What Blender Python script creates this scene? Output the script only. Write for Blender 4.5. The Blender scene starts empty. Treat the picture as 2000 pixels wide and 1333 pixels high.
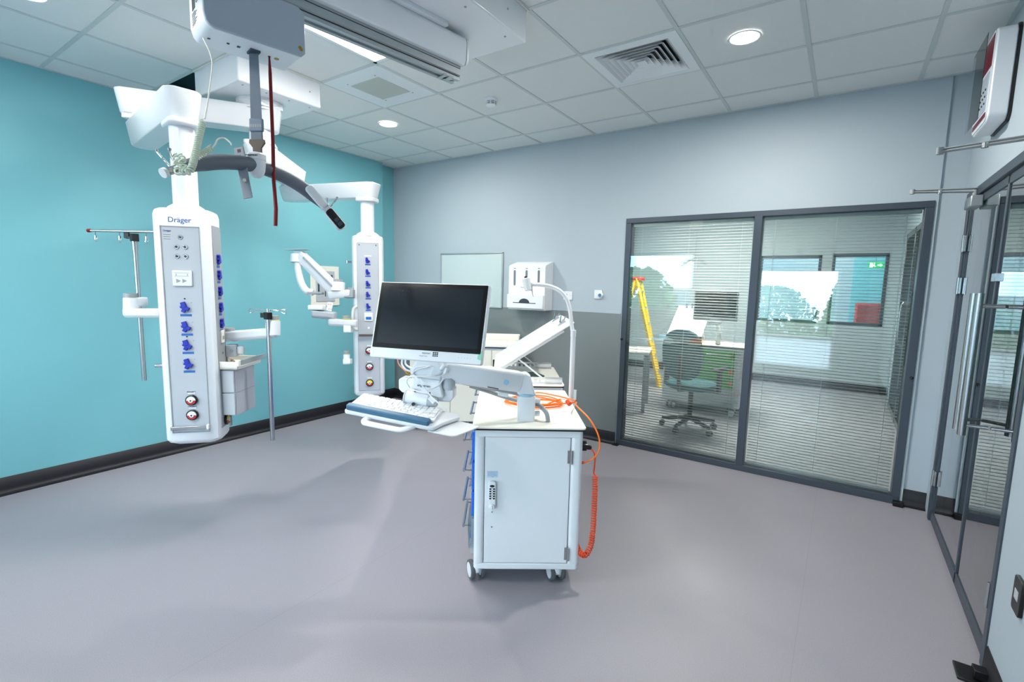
import bpy, bmesh, math, random
from mathutils import Vector, Matrix, Euler
random.seed(7)
sc = bpy.context.scene
COL = sc.collection
# ------------------------------------------------------------------ camera
F_PX, PITCH, ROLL, YAW, CAM_H = 945.5, .119, .0213, .5977, 1.561
def _R():
    cy, sy = math.cos(YAW), math.sin(YAW); cp, sp = math.cos(PITCH), math.sin(PITCH); cr, sr = math.cos(ROLL), math.sin(ROLL)
    Rz = Matrix(((cy, sy, 0), (-sy, cy, 0), (0, 0, 1))); Rx = Matrix(((1, 0, 0), (0, cp, -sp), (0, sp, cp))); Ry = Matrix(((cr, 0, sr), (0, 1, 0), (-sr, 0, cr)))
    return Ry @ Rx @ Rz
RM = _R(); CP = Vector((0, 0, CAM_H))
cam_d = bpy.data.cameras.new('camera'); cam = bpy.data.objects.new('camera', cam_d); COL.objects.link(cam)
cam_d.sensor_width = 36; cam_d.lens = F_PX / 2000 * 36; cam_d.clip_start = .03; cam_d.clip_end = 300
m = Matrix((RM[0], RM[2], -RM[1])).transposed().to_4x4(); m.translation = CP
cam.matrix_world = m; sc.camera = cam
def at(px, py, d):
    """the point seen at a pixel of the photo, at a chosen real depth in metres"""
    return CP + RM.transposed() @ Vector(((px - 1000) / F_PX, 1, -(py - 666.5) / F_PX)) * d
# ------------------------------------------------------------------ exposure, world
sc.view_settings.view_transform = 'Standard'; sc.view_settings.look = 'None'; sc.view_settings.gamma = 1
sc.view_settings.exposure = -0.05
w = bpy.data.worlds.new('sky'); sc.world = w; w.use_nodes = True
nt = w.node_tree; nt.nodes.clear()
def N(nt, t, **k):
    n = nt.nodes.new(t)
    for a, b in k.items():
        if a in n.inputs: n.inputs[a].default_value = b
        else: setattr(n, a, b)
    return n
tc = N(nt, 'ShaderNodeTexCoord'); mp = N(nt, 'ShaderNodeMapping'); mp.inputs['Scale'].default_value = (1, 1, 3)
nz = N(nt, 'ShaderNodeTexNoise'); nz.inputs['Scale'].default_value = 2.2; nz.inputs['Detail'].default_value = 6
cr = N(nt, 'ShaderNodeValToRGB'); cr.color_ramp.elements[0].position = .30; cr.color_ramp.elements[1].position = .52
cr.color_ramp.elements[0].color = (.38, .66, 1, 1); cr.color_ramp.elements[1].color = (.74, .88, 1, 1)
bg = N(nt, 'ShaderNodeBackground'); bg.inputs['Strength'].default_value = 15
wo = N(nt, 'ShaderNodeOutputWorld')
L = nt.links.new
L(tc.outputs['Generated'], mp.inputs['Vector']); L(mp.outputs[0], nz.inputs['Vector']); L(nz.outputs['Fac'], cr.inputs[0]); L(cr.outputs[0], bg.inputs['Color']); L(bg.outputs[0], wo.inputs['Surface'])
def area(name, loc, size, power, color=(1, 1, 1), rot=(0, 0, 0), shape='DISK', size_y=None, portal=False, spread=None):
    d = bpy.data.lights.new(name, 'AREA'); d.shape = shape; d.size = size; d.energy = power; d.color = color
    if size_y: d.size_y = size_y
    if spread: d.spread = spread
    if portal: d.cycles.is_portal = True
    o = bpy.data.objects.new(name, d); COL.objects.link(o); o.location = loc; o.rotation_euler = rot
    return o
WINS = [(-4.35, -2.65, .88, 2.28), (-1.42, -.08, .05, 1.95)]      # daylight openings in the wall behind the camera
YF = -1.6
for k, (a, b, c, d_) in enumerate(WINS):
    area('daylight_portal', ((a + b) / 2, YF - .14, (c + d_) / 2), b - a, 1, rot=(math.pi / 2, 0, math.pi), shape='RECTANGLE', size_y=d_ - c, portal=True)
DOWN = [(-.598, 3.185), (-3.598, 3.185), (-3.598, .785), (-3.598, -1.0)]
# ------------------------------------------------------------------ materials
def srgb(r, g, b):
    f = lambda c: (c / 255 / 12.92) if c <= 10.31 else ((c / 255 + .055) / 1.055) ** 2.4
    return (f(r), f(g), f(b), 1)
MATS = {}
def mat(name, rgb, rough=.5, metal=0, noise=0, nscale=20, bump=0, bscale=200, spec=None, coat=0, emit=0, trans=None):
    if name in MATS: return MATS[name]
    mt = bpy.data.materials.new(name); mt.use_nodes = True; nt = mt.node_tree; L = nt.links.new
    b = nt.nodes['Principled BSDF']; c = srgb(*rgb)
    b.inputs['Base Color'].default_value = c; b.inputs['Roughness'].default_value = rough; b.inputs['Metallic'].default_value = metal
    if spec is not None: b.inputs['Specular IOR Level'].default_value = spec
    if coat: b.inputs['Coat Weight'].default_value = coat; b.inputs['Coat Roughness'].default_value = .1
    if emit: b.inputs['Emission Color'].default_value = c; b.inputs['Emission Strength'].default_value = emit
    tc = N(nt, 'ShaderNodeTexCoord')
    if noise:
        nz = N(nt, 'ShaderNodeTexNoise'); nz.inputs['Scale'].default_value = nscale; nz.inputs['Detail'].default_value = 5
        mx = N(nt, 'ShaderNodeMix', data_type='RGBA'); mx.inputs[6].default_value = [v * (1 - noise) for v in c[:3]] + [1]; mx.inputs[7].default_value = [min(1, v * (1 + noise)) for v in c[:3]] + [1]
        L(tc.outputs['Object'], nz.inputs['Vector']); L(nz.outputs['Fac'], mx.inputs[0]); L(mx.outputs[2], b.inputs['Base Color'])
    if bump:
        n2 = N(nt, 'ShaderNodeTexNoise'); n2.inputs['Scale'].default_value = bscale; bp = N(nt, 'ShaderNodeBump'); bp.inputs['Strength'].default_value = bump; bp.inputs['Distance'].default_value = .001
        L(tc.outputs['Object'], n2.inputs['Vector']); L(n2.outputs['Fac'], bp.inputs['Height']); L(bp.outputs[0], b.inputs['Normal'])
    MATS[name] = mt
    return mt
def glass(name, tint=(235, 248, 245), ior=1.5, boost=1.0):
    """a thin pane: mirror reflection by Fresnel, the rest goes straight through, slightly tinted"""
    mt = bpy.data.materials.new(name); mt.use_nodes = True; nt = mt.node_tree; nt.nodes.clear(); L = nt.links.new
    tr = N(nt, 'ShaderNodeBsdfTransparent'); tr.inputs[0].default_value = srgb(*tint)
    gl = N(nt, 'ShaderNodeBsdfGlossy'); gl.inputs['Roughness'].default_value = .0; gl.inputs[0].default_value = (1, 1, 1, 1)
    fr = N(nt, 'ShaderNodeFresnel'); fr.inputs[0].default_value = ior
    mu = N(nt, 'ShaderNodeMath', operation='MULTIPLY'); mu.inputs[1].default_value = boost; mu.use_clamp = True
    mx = N(nt, 'ShaderNodeMixShader'); o = N(nt, 'ShaderNodeOutputMaterial')
    L(fr.outputs[0], mu.inputs[0]); L(mu.outputs[0], mx.inputs[0]); L(tr.outputs[0], mx.inputs[1]); L(gl.outputs[0], mx.inputs[2]); L(mx.outputs[0], o.inputs[0])
    return mt
M_teal = mat('teal_wall_paint', (116, 182, 192), .55, noise=.03, nscale=3, bump=.1, bscale=300)
M_wall = mat('pale_grey_wall_paint', (172, 185, 194), .6, noise=.02, nscale=3, bump=.1, bscale=300)
M_clad = mat('mid_grey_wall_cladding', (122, 130, 132), .45, noise=.02, nscale=4)
M_skirt = mat('dark_vinyl_skirting', (16, 16, 24), .5)
M_tile = mat('ceiling_tile', (222, 226, 226), .8, noise=.02, nscale=60, bump=.3, bscale=400)
M_grid = mat('ceiling_grid_metal', (196, 204, 204), .5)
M_black = mat('black_plastic', (14, 14, 16), .35)
M_void = mat('dark_plenum', (4, 4, 5), .9)
M_white = mat('white_enamel', (228, 232, 236), .32, coat=.2, noise=.01, nscale=8)
M_white2 = mat('white_moulded_plastic', (228, 231, 235), .38)
M_ivory = mat('ivory_plastic', (232, 230, 220), .4)
M_cream = mat('cream_laminate', (246, 243, 232), .3, noise=.01, nscale=30)
M_pgrey = mat('light_grey_panel', (182, 187, 194), .4)
M_grey = mat('grey_plastic', (150, 154, 158), .45)
M_dgrey = mat('dark_grey_frame', (68, 78, 90), .4, metal=.3)
M_slate = mat('slate_padded_cover', (92, 102, 114), .6, bump=.3, bscale=500)
M_steel = mat('brushed_steel', (190, 192, 195), .25, metal=1, noise=.05, nscale=200)
M_chrome = mat('chrome', (225, 225, 228), .1, metal=1)
M_alu = mat('anodised_aluminium', (170, 178, 182), .4, metal=.6)
M_blue = mat('cobalt_blue_plastic', (20, 40, 170), .4)
M_bluebar = mat('mid_blue_label', (30, 100, 180), .5)
M_drawer = mat('bright_blue_drawer_laminate', (20, 110, 215), .35)
M_red = mat('red_plastic', (190, 40, 45), .4)
M_yellow = mat('yellow_plastic', (235, 215, 50), .4)
M_orange = mat('orange_cable_sheath', (250, 120, 10), .45)
M_dorange = mat('red_orange_coiled_cable', (228, 70, 22), .4)
M_cord = mat('dark_red_cord', (120, 14, 22), .7)
M_web = mat('grey_woven_webbing', (112, 122, 134), .8, bump=.6, bscale=900)
M_brown = mat('bronze_clip_metal', (120, 112, 105), .3, metal=.8)
M_rubber = mat('grey_rubber', (90, 95, 100), .6)
M_screen = mat('dark_screen_glass', (22, 30, 38), .12, coat=.3)
M_bezel = mat('black_bezel', (8, 9, 12), .15)
M_teal2 = mat('teal_upholstery', (28, 92, 104), .8, bump=.4, bscale=600)
M_green = mat('bright_green_laminate', (30, 170, 50), .4)
M_ylad = mat('yellow_fibreglass', (250, 200, 20), .4)
M_lime = mat('lime_ring', (190, 215, 60), .5)
M_text = mat('dark_print', (40, 50, 60), .6)
M_textb = mat('blue_print', (20, 70, 150), .6)
M_board = mat('whiteboard_enamel', (192, 207, 209), .2)
M_navy = mat('blue_grey_gel_pad', (62, 108, 138), .45)
M_glass = glass('clear_pane', (248, 252, 250), 1.5, 1.5)
M_dglass = glass('green_tinted_pane', (190, 214, 210), 1.5, 1.8)
M_slat = mat('aluminium_blind_slat', (196, 210, 212), .35, metal=.1)
M_lamp = mat('lit_diffuser', (255, 250, 240), .5, emit=14)
M_clear = glass('clear_plastic', (240, 246, 250), 1.4)
# floor: sheet vinyl, pinkish grey, fine speckle and welded seams
def floor_mat():
    mt = mat('grey_sheet_vinyl', (148, 144, 152), .32, noise=.02, nscale=1.2, bump=.05, bscale=60); nt = mt.node_tree; L = nt.links.new; b = nt.nodes['Principled BSDF']
    base = b.inputs['Base Color'].links[0].from_socket
    tc = N(nt, 'ShaderNodeTexCoord'); nz = N(nt, 'ShaderNodeTexNoise'); nz.inputs['Scale'].default_value = 260; nz.inputs['Detail'].default_value = 2
    r = N(nt, 'ShaderNodeValToRGB'); r.color_ramp.elements[0].position = .3; r.color_ramp.elements[1].position = .7; r.color_ramp.elements[0].color = (.88, .88, .88, 1); r.color_ramp.elements[1].color = (1.08, 1.08, 1.08, 1)
    mx = N(nt, 'ShaderNodeMix', data_type='RGBA', blend_type='MULTIPLY'); mx.inputs[0].default_value = 1
    L(tc.outputs['Object'], nz.inputs['Vector']); L(nz.outputs['Fac'], r.inputs[0]); L(base, mx.inputs[6]); L(r.outputs[0], mx.inputs[7])
    # seams every 2 m across x, thin and darker
    sp = N(nt, 'ShaderNodeSeparateXYZ'); L(tc.outputs['Object'], sp.inputs[0])
    md = N(nt, 'ShaderNodeMath', operation='PINGPONG'); md.inputs[1].default_value = 1.0
    ad = N(nt, 'ShaderNodeMath', operation='ADD'); ad.inputs[1].default_value = 2.05; L(sp.outputs[0], ad.inputs[0]); L(ad.outputs[0], md.inputs[0])
    lt = N(nt, 'ShaderNodeMath', operation='LESS_THAN'); lt.inputs[1].default_value = .0018; L(md.outputs[0], lt.inputs[0])
    m2 = N(nt, 'ShaderNodeMix', data_type='RGBA'); L(lt.outputs[0], m2.inputs[0]); L(mx.outputs[2], m2.inputs[6]); m2.inputs[7].default_value = srgb(140, 136, 143); L(m2.outputs[2], b.inputs['Base Color'])
    # faint cloudiness in the polish
    n3 = N(nt, 'ShaderNodeTexNoise'); n3.inputs['Scale'].default_value = 2.5; L(tc.outputs['Object'], n3.inputs['Vector'])
    mr = N(nt, 'ShaderNodeMapRange'); mr.inputs['To Min'].default_value = .42; mr.inputs['To Max'].default_value = .56; L(n3.outputs['Fac'], mr.inputs['Value']); L(mr.outputs[0], b.inputs['Roughness'])
    return mt
M_floor = floor_mat()
def frost():
    mt = bpy.data.materials.new('frosted_infill'); mt.use_nodes = True; nt = mt.node_tree; nt.nodes.clear(); L = nt.links.new
    a = N(nt, 'ShaderNodeBsdfTranslucent'); a.inputs[0].default_value = (.85, .88, .9, 1); b = N(nt, 'ShaderNodeBsdfDiffuse'); b.inputs[0].default_value = (.85, .88, .9, 1)
    m_ = N(nt, 'ShaderNodeMixShader'); m_.inputs[0].default_value = .4; o = N(nt, 'ShaderNodeOutputMaterial'); L(a.outputs[0], m_.inputs[1]); L(b.outputs[0], m_.inputs[2]); L(m_.outputs[0], o.inputs[0]); return mt
M_frost = frost()
# ------------------------------------------------------------------ mesh builder
class MB:
    def __init__(s, M=None): s.bm = bmesh.new(); s.M = M or Matrix.Identity(4)
    def v(s, p): return s.bm.verts.new(s.M @ Vector(p))
    def face(s, vs, mi=0):
        try: f = s.bm.faces.new(vs); f.material_index = mi; return f
        except ValueError: return None
    def box(s, x0, x1, y0, y1, z0, z1, mi=0, M=None):
        T = M or Matrix.Identity(4)
        p = [s.v(T @ Vector((x, y, z))) for z in (z0, z1) for y in (y0, y1) for x in (x0, x1)]
        for q in ((0, 2, 3, 1), (4, 5, 7, 6), (0, 1, 5, 4), (2, 6, 7, 3), (0, 4, 6, 2), (1, 3, 7, 5)): s.face([p[i] for i in q], mi)
        return s
    def prism(s, pts, h0, h1, M=None, mi=0):
        """2-D outline (x, y) extruded from z=h0 to h1, then put in place by M"""
        T = M or Matrix.Identity(4)
        a = [s.v(T @ Vector((x, y, h0))) for x, y in pts]; b = [s.v(T @ Vector((x, y, h1))) for x, y in pts]
        n = len(pts); s.face(a[::-1], mi); s.face(b, mi)
        for i in range(n): s.face((a[i], a[(i + 1) % n], b[(i + 1) % n], b[i]), mi)
        return s
    def loft(s, rings, closed=False, caps=True, mi=0):
        R = [[s.v(p) for p in r] for r in rings]; n = len(R[0])
        for i in range(len(R) - (0 if closed else 1)):
            A, B = R[i], R[(i + 1) % len(R)]
            for k in range(n): s.face((A[k], A[(k + 1) % n], B[(k + 1) % n], B[k]), mi)
        if caps and not closed: s.face(R[0][::-1], mi); s.face(R[-1], mi)
        return s
    def tube(s, pts, r, seg=12, mi=0, closed=False, flat=None):
        pts = [Vector(p) for p in pts]; n = len(pts); rs = r if isinstance(r, (list, tuple)) else [r] * n
        rings = []; up = None
        for i in range(n):
            if closed: t = pts[(i + 1) % n] - pts[i - 1]
            else: t = pts[min(i + 1, n - 1)] - pts[max(i - 1, 0)]
            t.normalize()
            if up is None:
                up = Vector((0, 0, 1)) if abs(t.z) < .9 else Vector((1, 0, 0))
            a = up - t * up.dot(t)
            if a.length < 1e-6: a = t.orthogonal()
            a.normalize(); b = t.cross(a); up = a
            fa = flat or 1
            rings.append([pts[i] + (a * math.cos(q) * fa + b * math.sin(q)) * rs[i] for q in (2 * math.pi * k / seg for k in range(seg))])
        return s.loft(rings, closed=closed, mi=mi)
    def cyl(s, p0, p1, r, seg=24, mi=0, r2=None): return s.tube([p0, p1], [r, r if r2 is None else r2], seg, mi)
    def lathe(s, prof, seg=32, M=None, mi=0):
        """profile of (radius, z) turned about z"""
        T = M or Matrix.Identity(4)
        rings = [[T @ Vector((max(r, 1e-5) * math.cos(2 * math.pi * k / seg), max(r, 1e-5) * math.sin(2 * math.pi * k / seg), z)) for k in range(seg)] for r, z in prof]
        return s.loft(rings, mi=mi)
def each(name, mbs, mats, parent, **k):
    for mb in mbs: link(name, mb, mats, parent, **k)
def smooth_path(pts, n=8):
    pts = [Vector(p) for p in pts]; out = []
    for i in range(len(pts) - 1):
        p0, p1, p2, p3 = pts[max(i - 1, 0)], pts[i], pts[i + 1], pts[min(i + 2, len(pts) - 1)]
        for k in range(n):
            t = k / n
            out.append(.5 * ((2 * p1) + (p2 - p0) * t + (2 * p0 - 5 * p1 + 4 * p2 - p3) * t * t + (3 * p1 - p0 - 3 * p2 + p3) * t ** 3))
    out.append(pts[-1]); return out
def helix(path, R, turns, k=10):
    path = smooth_path(path, 30); n = turns * k; out = []; tot = [0]
    for a, b in zip(path, path[1:]): tot.append(tot[-1] + (b - a).length)
    up = Vector((.3, .2, 1)); j = 0
    for i in range(n + 1):
        d = tot[-1] * i / n
        while j < len(tot) - 2 and tot[j + 1] < d: j += 1
        f = (d - tot[j]) / max(1e-9, tot[j + 1] - tot[j]); p = path[j].lerp(path[j + 1], f); t = (path[j + 1] - path[j]).normalized()
        a = up - t * up.dot(t); a.normalize(); b = t.cross(a); up = a; q = 2 * math.pi * i / k
        out.append(p + (a * math.cos(q) + b * math.sin(q)) * R)
    return out
def rrect(w, h, r, n=5, cx=0, cy=0):
    o = []
    for sx, sy, a0 in ((1, 1, 0), (-1, 1, 90), (-1, -1, 180), (1, -1, 270)):
        for k in range(n + 1):
            a = math.radians(a0 + 90 * k / n); o.append((cx + sx * (w / 2 - r) + r * math.cos(a), cy + sy * (h / 2 - r) + r * math.sin(a)))
    return o
def link(name, mb, mats, parent=None, bev=0, smooth=True, ang=35, seg=2):
    bmesh.ops.recalc_face_normals(mb.bm, faces=mb.bm.faces)
    me = bpy.data.meshes.new(name); mb.bm.to_mesh(me); mb.bm.free()
    for mt in (mats if isinstance(mats, (list, tuple)) else [mats]): me.materials.append(mt)
    o = bpy.data.objects.new(name, me); COL.objects.link(o)
    if parent: o.parent = parent
    if bev:
        md = o.modifiers.new('bevel', 'BEVEL'); md.width = bev; md.segments = seg; md.limit_method = 'ANGLE'; md.angle_limit = math.radians(40); md.harden_normals = False
    if smooth:
        me.shade_smooth(); me.set_sharp_from_angle(angle=math.radians(ang))
    return o
def tag(o, label, cat, group=None):
    o['label'] = label; o['category'] = cat
    if group: o['group'] = group
    return o
def thing(name, label, cat, loc=(0, 0, 0), rz=0, group=None, M=None):
    o = bpy.data.objects.new(name, None); COL.objects.link(o); o.empty_display_size = .1
    if M is None: M = Matrix.Translation(Vector(loc)) @ Matrix.Rotation(rz, 4, 'Z')
    o.matrix_world = M; o['label'] = label; o['category'] = cat
    if group: o['group'] = group
    WM[o.name] = M
    return o
WM = {}
def inv(o): return WM[o.name].inverted()       # build in room coordinates inside a placed thing
def struct(name, mb, mats, parent=None, **k):
    o = link(name, mb, mats, parent, **k)
    if not parent: o['kind'] = 'structure'
    return o
def text(name, s, size, M, mt, parent, ext=.0004, align='CENTER', xs=1.0):
    cu = bpy.data.curves.new('lettering', 'FONT'); cu.body = s; cu.size = size; cu.extrude = ext; cu.align_x = align; cu.align_y = 'CENTER'; cu.space_character = xs
    tmp = bpy.data.objects.new('lettering', cu); me = bpy.data.meshes.new_from_object(tmp); bpy.data.objects.remove(tmp); bpy.data.curves.remove(cu)
    me.transform(M); me.materials.clear(); me.materials.append(mt)
    o = bpy.data.objects.new(name, me); COL.objects.link(o)
    if parent: o.parent = parent
    return o
def frame(o, x, y, z=None):
    """matrix whose local x, y (and z = x cross y) are the given directions, at o"""
    x = Vector(x).normalized(); y = Vector(y); y = (y - x * y.dot(x)).normalized(); z = x.cross(y)
    M = Matrix((x, y, z)).transposed().to_4x4(); M.translation = Vector(o); return M
# ================================================================== the room
XL, XR, YB, ZC = -4.793, .609, 4.433, 2.99
XF = -4.917                                    # the wall steps back in the far corner
YN = 9.1                                       # far wall of the next bay
struct('floor', MB().box(-6, 3.2, YF - .3, 11.6, -.12, 0), M_floor)
# ceiling: T-bar grid with tiles, a tile left out by the service box, cut-outs under the boxes
GX0, GY0 = -2.698, 2.885
cuts = [(-3.898, -3.298, 1.685, 2.285), (-2.098, -1.498, 1.085, 2.285)]
vent_c, gril_c = (-1.498, 2.885), (-3.298, 2.285)
def near(a, b): return abs(a - b) < .02
c = MB()
xs = [XF] + [GX0 + .6 * i for i in range(-3, 6)] + [XR + .05]
ys = [YF] + [GY0 - .6 * j for j in range(7, -3, -1)] + [YB + .06]
ys = [y for y in ys if y >= YF]
for i in range(len(xs) - 1):
    for j in range(len(ys) - 1):
        x0, x1, y0, y1 = xs[i], xs[i + 1], ys[j], ys[j + 1]
        cx, cy = (x0 + x1) / 2, (y0 + y1) / 2
        if any(a < cx < b and e < cy < f for a, b, e, f in cuts): continue
        if -4.5 < cx < -3.89 and 1.68 < cy < 2.29: continue          # missing tiles
        if near(x0, vent_c[0]) and near(y0, vent_c[1]): continue
        hole = None
        for (dx, dy) in DOWN:
            if x0 < dx < x1 and y0 < dy < y1: hole = (dx, dy)
        c.box(x0 + .011, x1 - .011, y0 + .011, y1 - .011, ZC + .004, ZC + .02, 0)
g = 0.012
for x in xs[1:-1]:
    segs = [(YF, YB + .05)]
    c.box(x - g, x + g, YF, YB + .05, ZC, ZC + .03, 1)
for y in ys[1:-1]:
    for x0, x1 in ((XF, -2.098), (-1.498, XR + .05)) if 1.2 < y < 2.2 else ((XF, XR + .05),):
        c.box(x0, x1, y - g, y + g, ZC + .0005, ZC + .03, 1)
c.box(XL, XL + .02, YF, 4.144, ZC - .001, ZC + .03, 1); c.box(XF, XR, YB - .02, YB, ZC - .001, ZC + .03, 1)
c.box(XR - .02, XR, YF, YB, ZC - .001, ZC + .03, 1)
struct('ceiling', c, [M_tile, M_grid], bev=0, smooth=False)
struct('trim_3', MB().box(-6, 3.2, YF - .3, YN + 2.5, 3.3, 3.4), M_void)['label'] = 'dark slab above the ceiling tiles'
# left wall
wl = MB().box(XL - .3, XL, YF - .3, 4.144, 0, 3.3); wl.box(XF - .2, XF, 4.1, YB + .1, 0, 3.3)
struct('wall_left', wl, M_teal)
# back wall, with the opening for the glazed screen; the strip beside the door is set back
wb = MB().box(XF - .2, -1.745, YB, YB + .12, 0, 3.3); wb.box(-1.745, .458, YB, YB + .12, 2.183, 3.3)
wb.box(.458, .475, YB, YB + .12, 0, 3.3); wb.box(.475, .75, YB + .02, YB + .12, 0, 3.3)
struct('wall_back', wb, M_wall)
cl = MB().box(XF + .001, -1.757, YB - .006, YB + .002, .1, 1.29)
struct('trim_1', cl, M_clad, bev=.001)
# right wall with the door opening
wr = MB().box(XR, XR + .1, 4.30, YB + .06, 0, 3.3); wr.box(XR, XR + .1, 2.645, 4.30, 2.19, 3.3); wr.box(XR, XR + .1, YF - .3, 2.645, 0, 3.3)
struct('wall_right', wr, M_wall)
# wall behind the camera, with two windows
wf = MB(); xx = [XL - .2] + [v for q in WINS for v in q[:2]] + [XR + .1]
wf.box(xx[0], xx[1], YF - .25, YF, 0, 3.3); wf.box(xx[2], xx[3], YF - .25, YF, 0, 3.3); wf.box(xx[4], xx[5], YF - .25, YF, 0, 3.3)
for a, b, e, f in WINS:
    wf.box(a, b, YF - .25, YF, 0, e); wf.box(a, b, YF - .25, YF, f, 3.3)
struct('wall_front', wf, M_wall)
for k, (a, b, e, f) in enumerate(WINS):
    fr = MB()
    fr.box(a, b, YF - .2, YF - .13, e, e + .05); fr.box(a, b, YF - .2, YF - .13, f - .05, f); fr.box(a, a + .05, YF - .2, YF - .13, e, f); fr.box(b - .05, b, YF - .2, YF - .13, e, f)
    if k == 1: fr.box(a, b, YF - .2, YF - .13, .62, .68)
    wo_ = struct('window_%d' % (k + 2), fr, M_white, bev=.003)
    link('pane', MB().box(a + .05, b - .05, YF - .166, YF - .16, (.68 if k == 1 else e + .05), f - .05), M_glass, wo_, smooth=False)
    if k == 1: link('infill_panel', MB().box(a + .05, b - .05, YF - .17, YF - .164, e + .05, .62), M_frost, wo_)
# skirtings: coved vinyl
def skirt(name, p0, p1, nrm):
    p0, p1, nrm = Vector(p0), Vector(p1), Vector(nrm); d = (p1 - p0).normalized()
    prof = [(0, 0), (.045, 0), (.045, .004), (.022, .010), (.010, .024), (.007, .04), (.006, .118), (0, .122)]
    mb = MB().loft([[p + nrm * a + Vector((0, 0, z)) for a, z in prof] for p in (p0, p1)])
    return struct(name, mb, M_skirt, ang=60)
skirt('baseboard_left', (XL, YF, 0), (XL, 4.144, 0), (1, 0, 0))
skirt('baseboard_back', (XF, YB, 0), (-1.757, YB, 0), (0, -1, 0))
skirt('baseboard_corner', (.475, YB + .02, 0), (XR, YB + .02, 0), (0, -1, 0))
skirt('baseboard_right', (XR, YF, 0), (XR, 2.63, 0), (-1, 0, 0))
skirt('baseboard_step', (XF, 4.144, 0), (XF, YB, 0), (1, 0, 0))
# ---- glazed screen with blinds between its panes (window_1)
W1 = bpy.data.objects.new('window_1', None); COL.objects.link(W1); W1['kind'] = 'structure'; W1.location = (0, 0, 0)
X0, X1, XM, ZT = -1.745, .458, -.625, 2.183
fr = MB()
for y0, y1 in ((YB - .012, YB + .1),):
    fr.box(X0, X1, y0, y1, ZT - .045, ZT); fr.box(X0, X1, y0, y1, 0, .055); fr.box(X0, X0 + .05, y0, y1, .055, ZT - .045); fr.box(X1 - .05, X1, y0, y1, .055, ZT - .045)
link('frame', fr, M_dgrey, W1, bev=.003)
link('mullion', MB().box(XM - .03, XM + .03, YB - .016, YB + .1, .05, ZT - .04), M_dgrey, W1, bev=.004)
for (a, b) in ((X0 + .05, XM - .03), (XM + .03, X1 - .05)):
    link('pane', MB().box(a, b, YB + .004, YB + .010, .055, ZT - .045), M_glass, W1, smooth=False)
    link('pane', MB().box(a, b, YB + .084, YB + .090, .055, ZT - .045), M_glass, W1, smooth=False)
    bl = link('blind_headrail', MB().box(a + .01, b - .01, YB + .03, YB + .06, ZT - .075, ZT - .048), M_alu, W1, bev=.002)
    s = MB(); z = .085
    while z < ZT - .085:
        n = 4; rows = []
        for k in range(n + 1):
            t = k / n - .5; rows.append((YB + .047 + t * .017, z + .0022 * (1 - 4 * t * t) + t * .0028))
        va = [(s.v((a + .015, y, zz)), s.v((b - .015, y, zz))) for y, zz in rows]
        for p, q in zip(va, va[1:]): s.face((p[0], p[1], q[1], q[0]))
        z += .0242
    sl = link('blind_slats', s, M_slat, W1)
    c2 = MB()
    for f in (.09, .5, .91):
        x = a + (b - a) * f
        c2.cyl((x, YB + .037, .07), (x, YB + .037, ZT - .06), .0009, 6); c2.cyl((x, YB + .057, .07), (x, YB + .057, ZT - .06), .0009, 6)
    link('ladder_cords', c2, M_slat, W1)
    link('blind_bottom_rail', MB().box(a + .012, b - .012, YB + .035, YB + .058, .062, .074), M_alu, W1, bev=.002)
for x, z, n_ in ((X0 + .012, 1.05, 0), (X1 - .012, .95, 1)):
    link('blind_control_knob', MB().lathe([(0, 0), (.011, 0), (.012, .006), (.009, .016), (0, .018)], 16, Matrix.Translation((x, YB - .012, z)) @ Matrix.Rotation(math.pi / 2, 4, 'X')), M_black, W1)
# ---- glazed double door (door_1)
D1 = bpy.data.objects.new('door_1', None); COL.objects.link(D1); D1['kind'] = 'structure'
YA, YZ, YM, ZD = 2.645, 4.30, 3.36, 2.19
fr = MB()
fr.box(XR - .006, XR + .06, YA, YA + .05, 0, ZD); fr.box(XR - .006, XR + .06, YZ - .05, YZ, 0, ZD); fr.box(XR - .012, XR + .11, YA, YZ, ZD - .05, ZD)
link('door_frame', fr, M_dgrey, D1, bev=.003)
for (a, b, hy) in ((YA + .053, YM - .002, YA + .053), (YM + .002, YZ - .053, YZ - .053)):
    lf = MB(); t0, t1 = XR + .004, XR + .024; sw = .013
    lf.box(t0, t1, a, a + sw, .01, ZD - .053); lf.box(t0, t1, b - sw, b, .01, ZD - .053); lf.box(t0, t1, a, b, ZD - .1, ZD - .053); lf.box(t0, t1, a, b, .01, .075)
    leaf = link('door_leaf', lf, M_dgrey, D1, bev=.002)
    link('glass_panel', MB().box(XR + .010, XR + .020, a + sw, b - sw, .075, ZD - .1), M_dglass, leaf, smooth=False)
    for z in (.25, 1.55, 1.82):
        h = MB(); h.cyl((XR - .008, hy, z), (XR - .008, hy, z + .11), .008, 12); h.box(XR - .004, XR + .006, hy - .022, hy + .022, z + .004, z + .106)
        link('hinge', h, M_steel, leaf, bev=.001)
for y, sgn in ((YM - .17, 1), (YM - .055, 1)):
    pass
for y in (3.245, 3.125):
    h = MB(); x = XR - .085
    h.cyl((x, y, .875), (x, y, 1.56), .0165, 20)
    for z in (.925, 1.50):
        h.cyl((x, y, z), (XR + .005, y + (.0 if y < 3.2 else .06), z), .009, 12); h.lathe([(.016, 0), (.016, .006), (0, .006)], 16, Matrix.Translation((XR + .02, y + (.0 if y < 3.2 else .06), z)) @ Matrix.Rotation(-math.pi / 2, 4, 'Y'))
    link('pull_handle', h, M_steel, D1, ang=50)
lk = MB().box(XR - .006, XR + .06, YM - .035, YM + .04, 1.62, 1.66)
link('latch_plate', lk, M_steel, D1, bev=.002)
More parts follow.
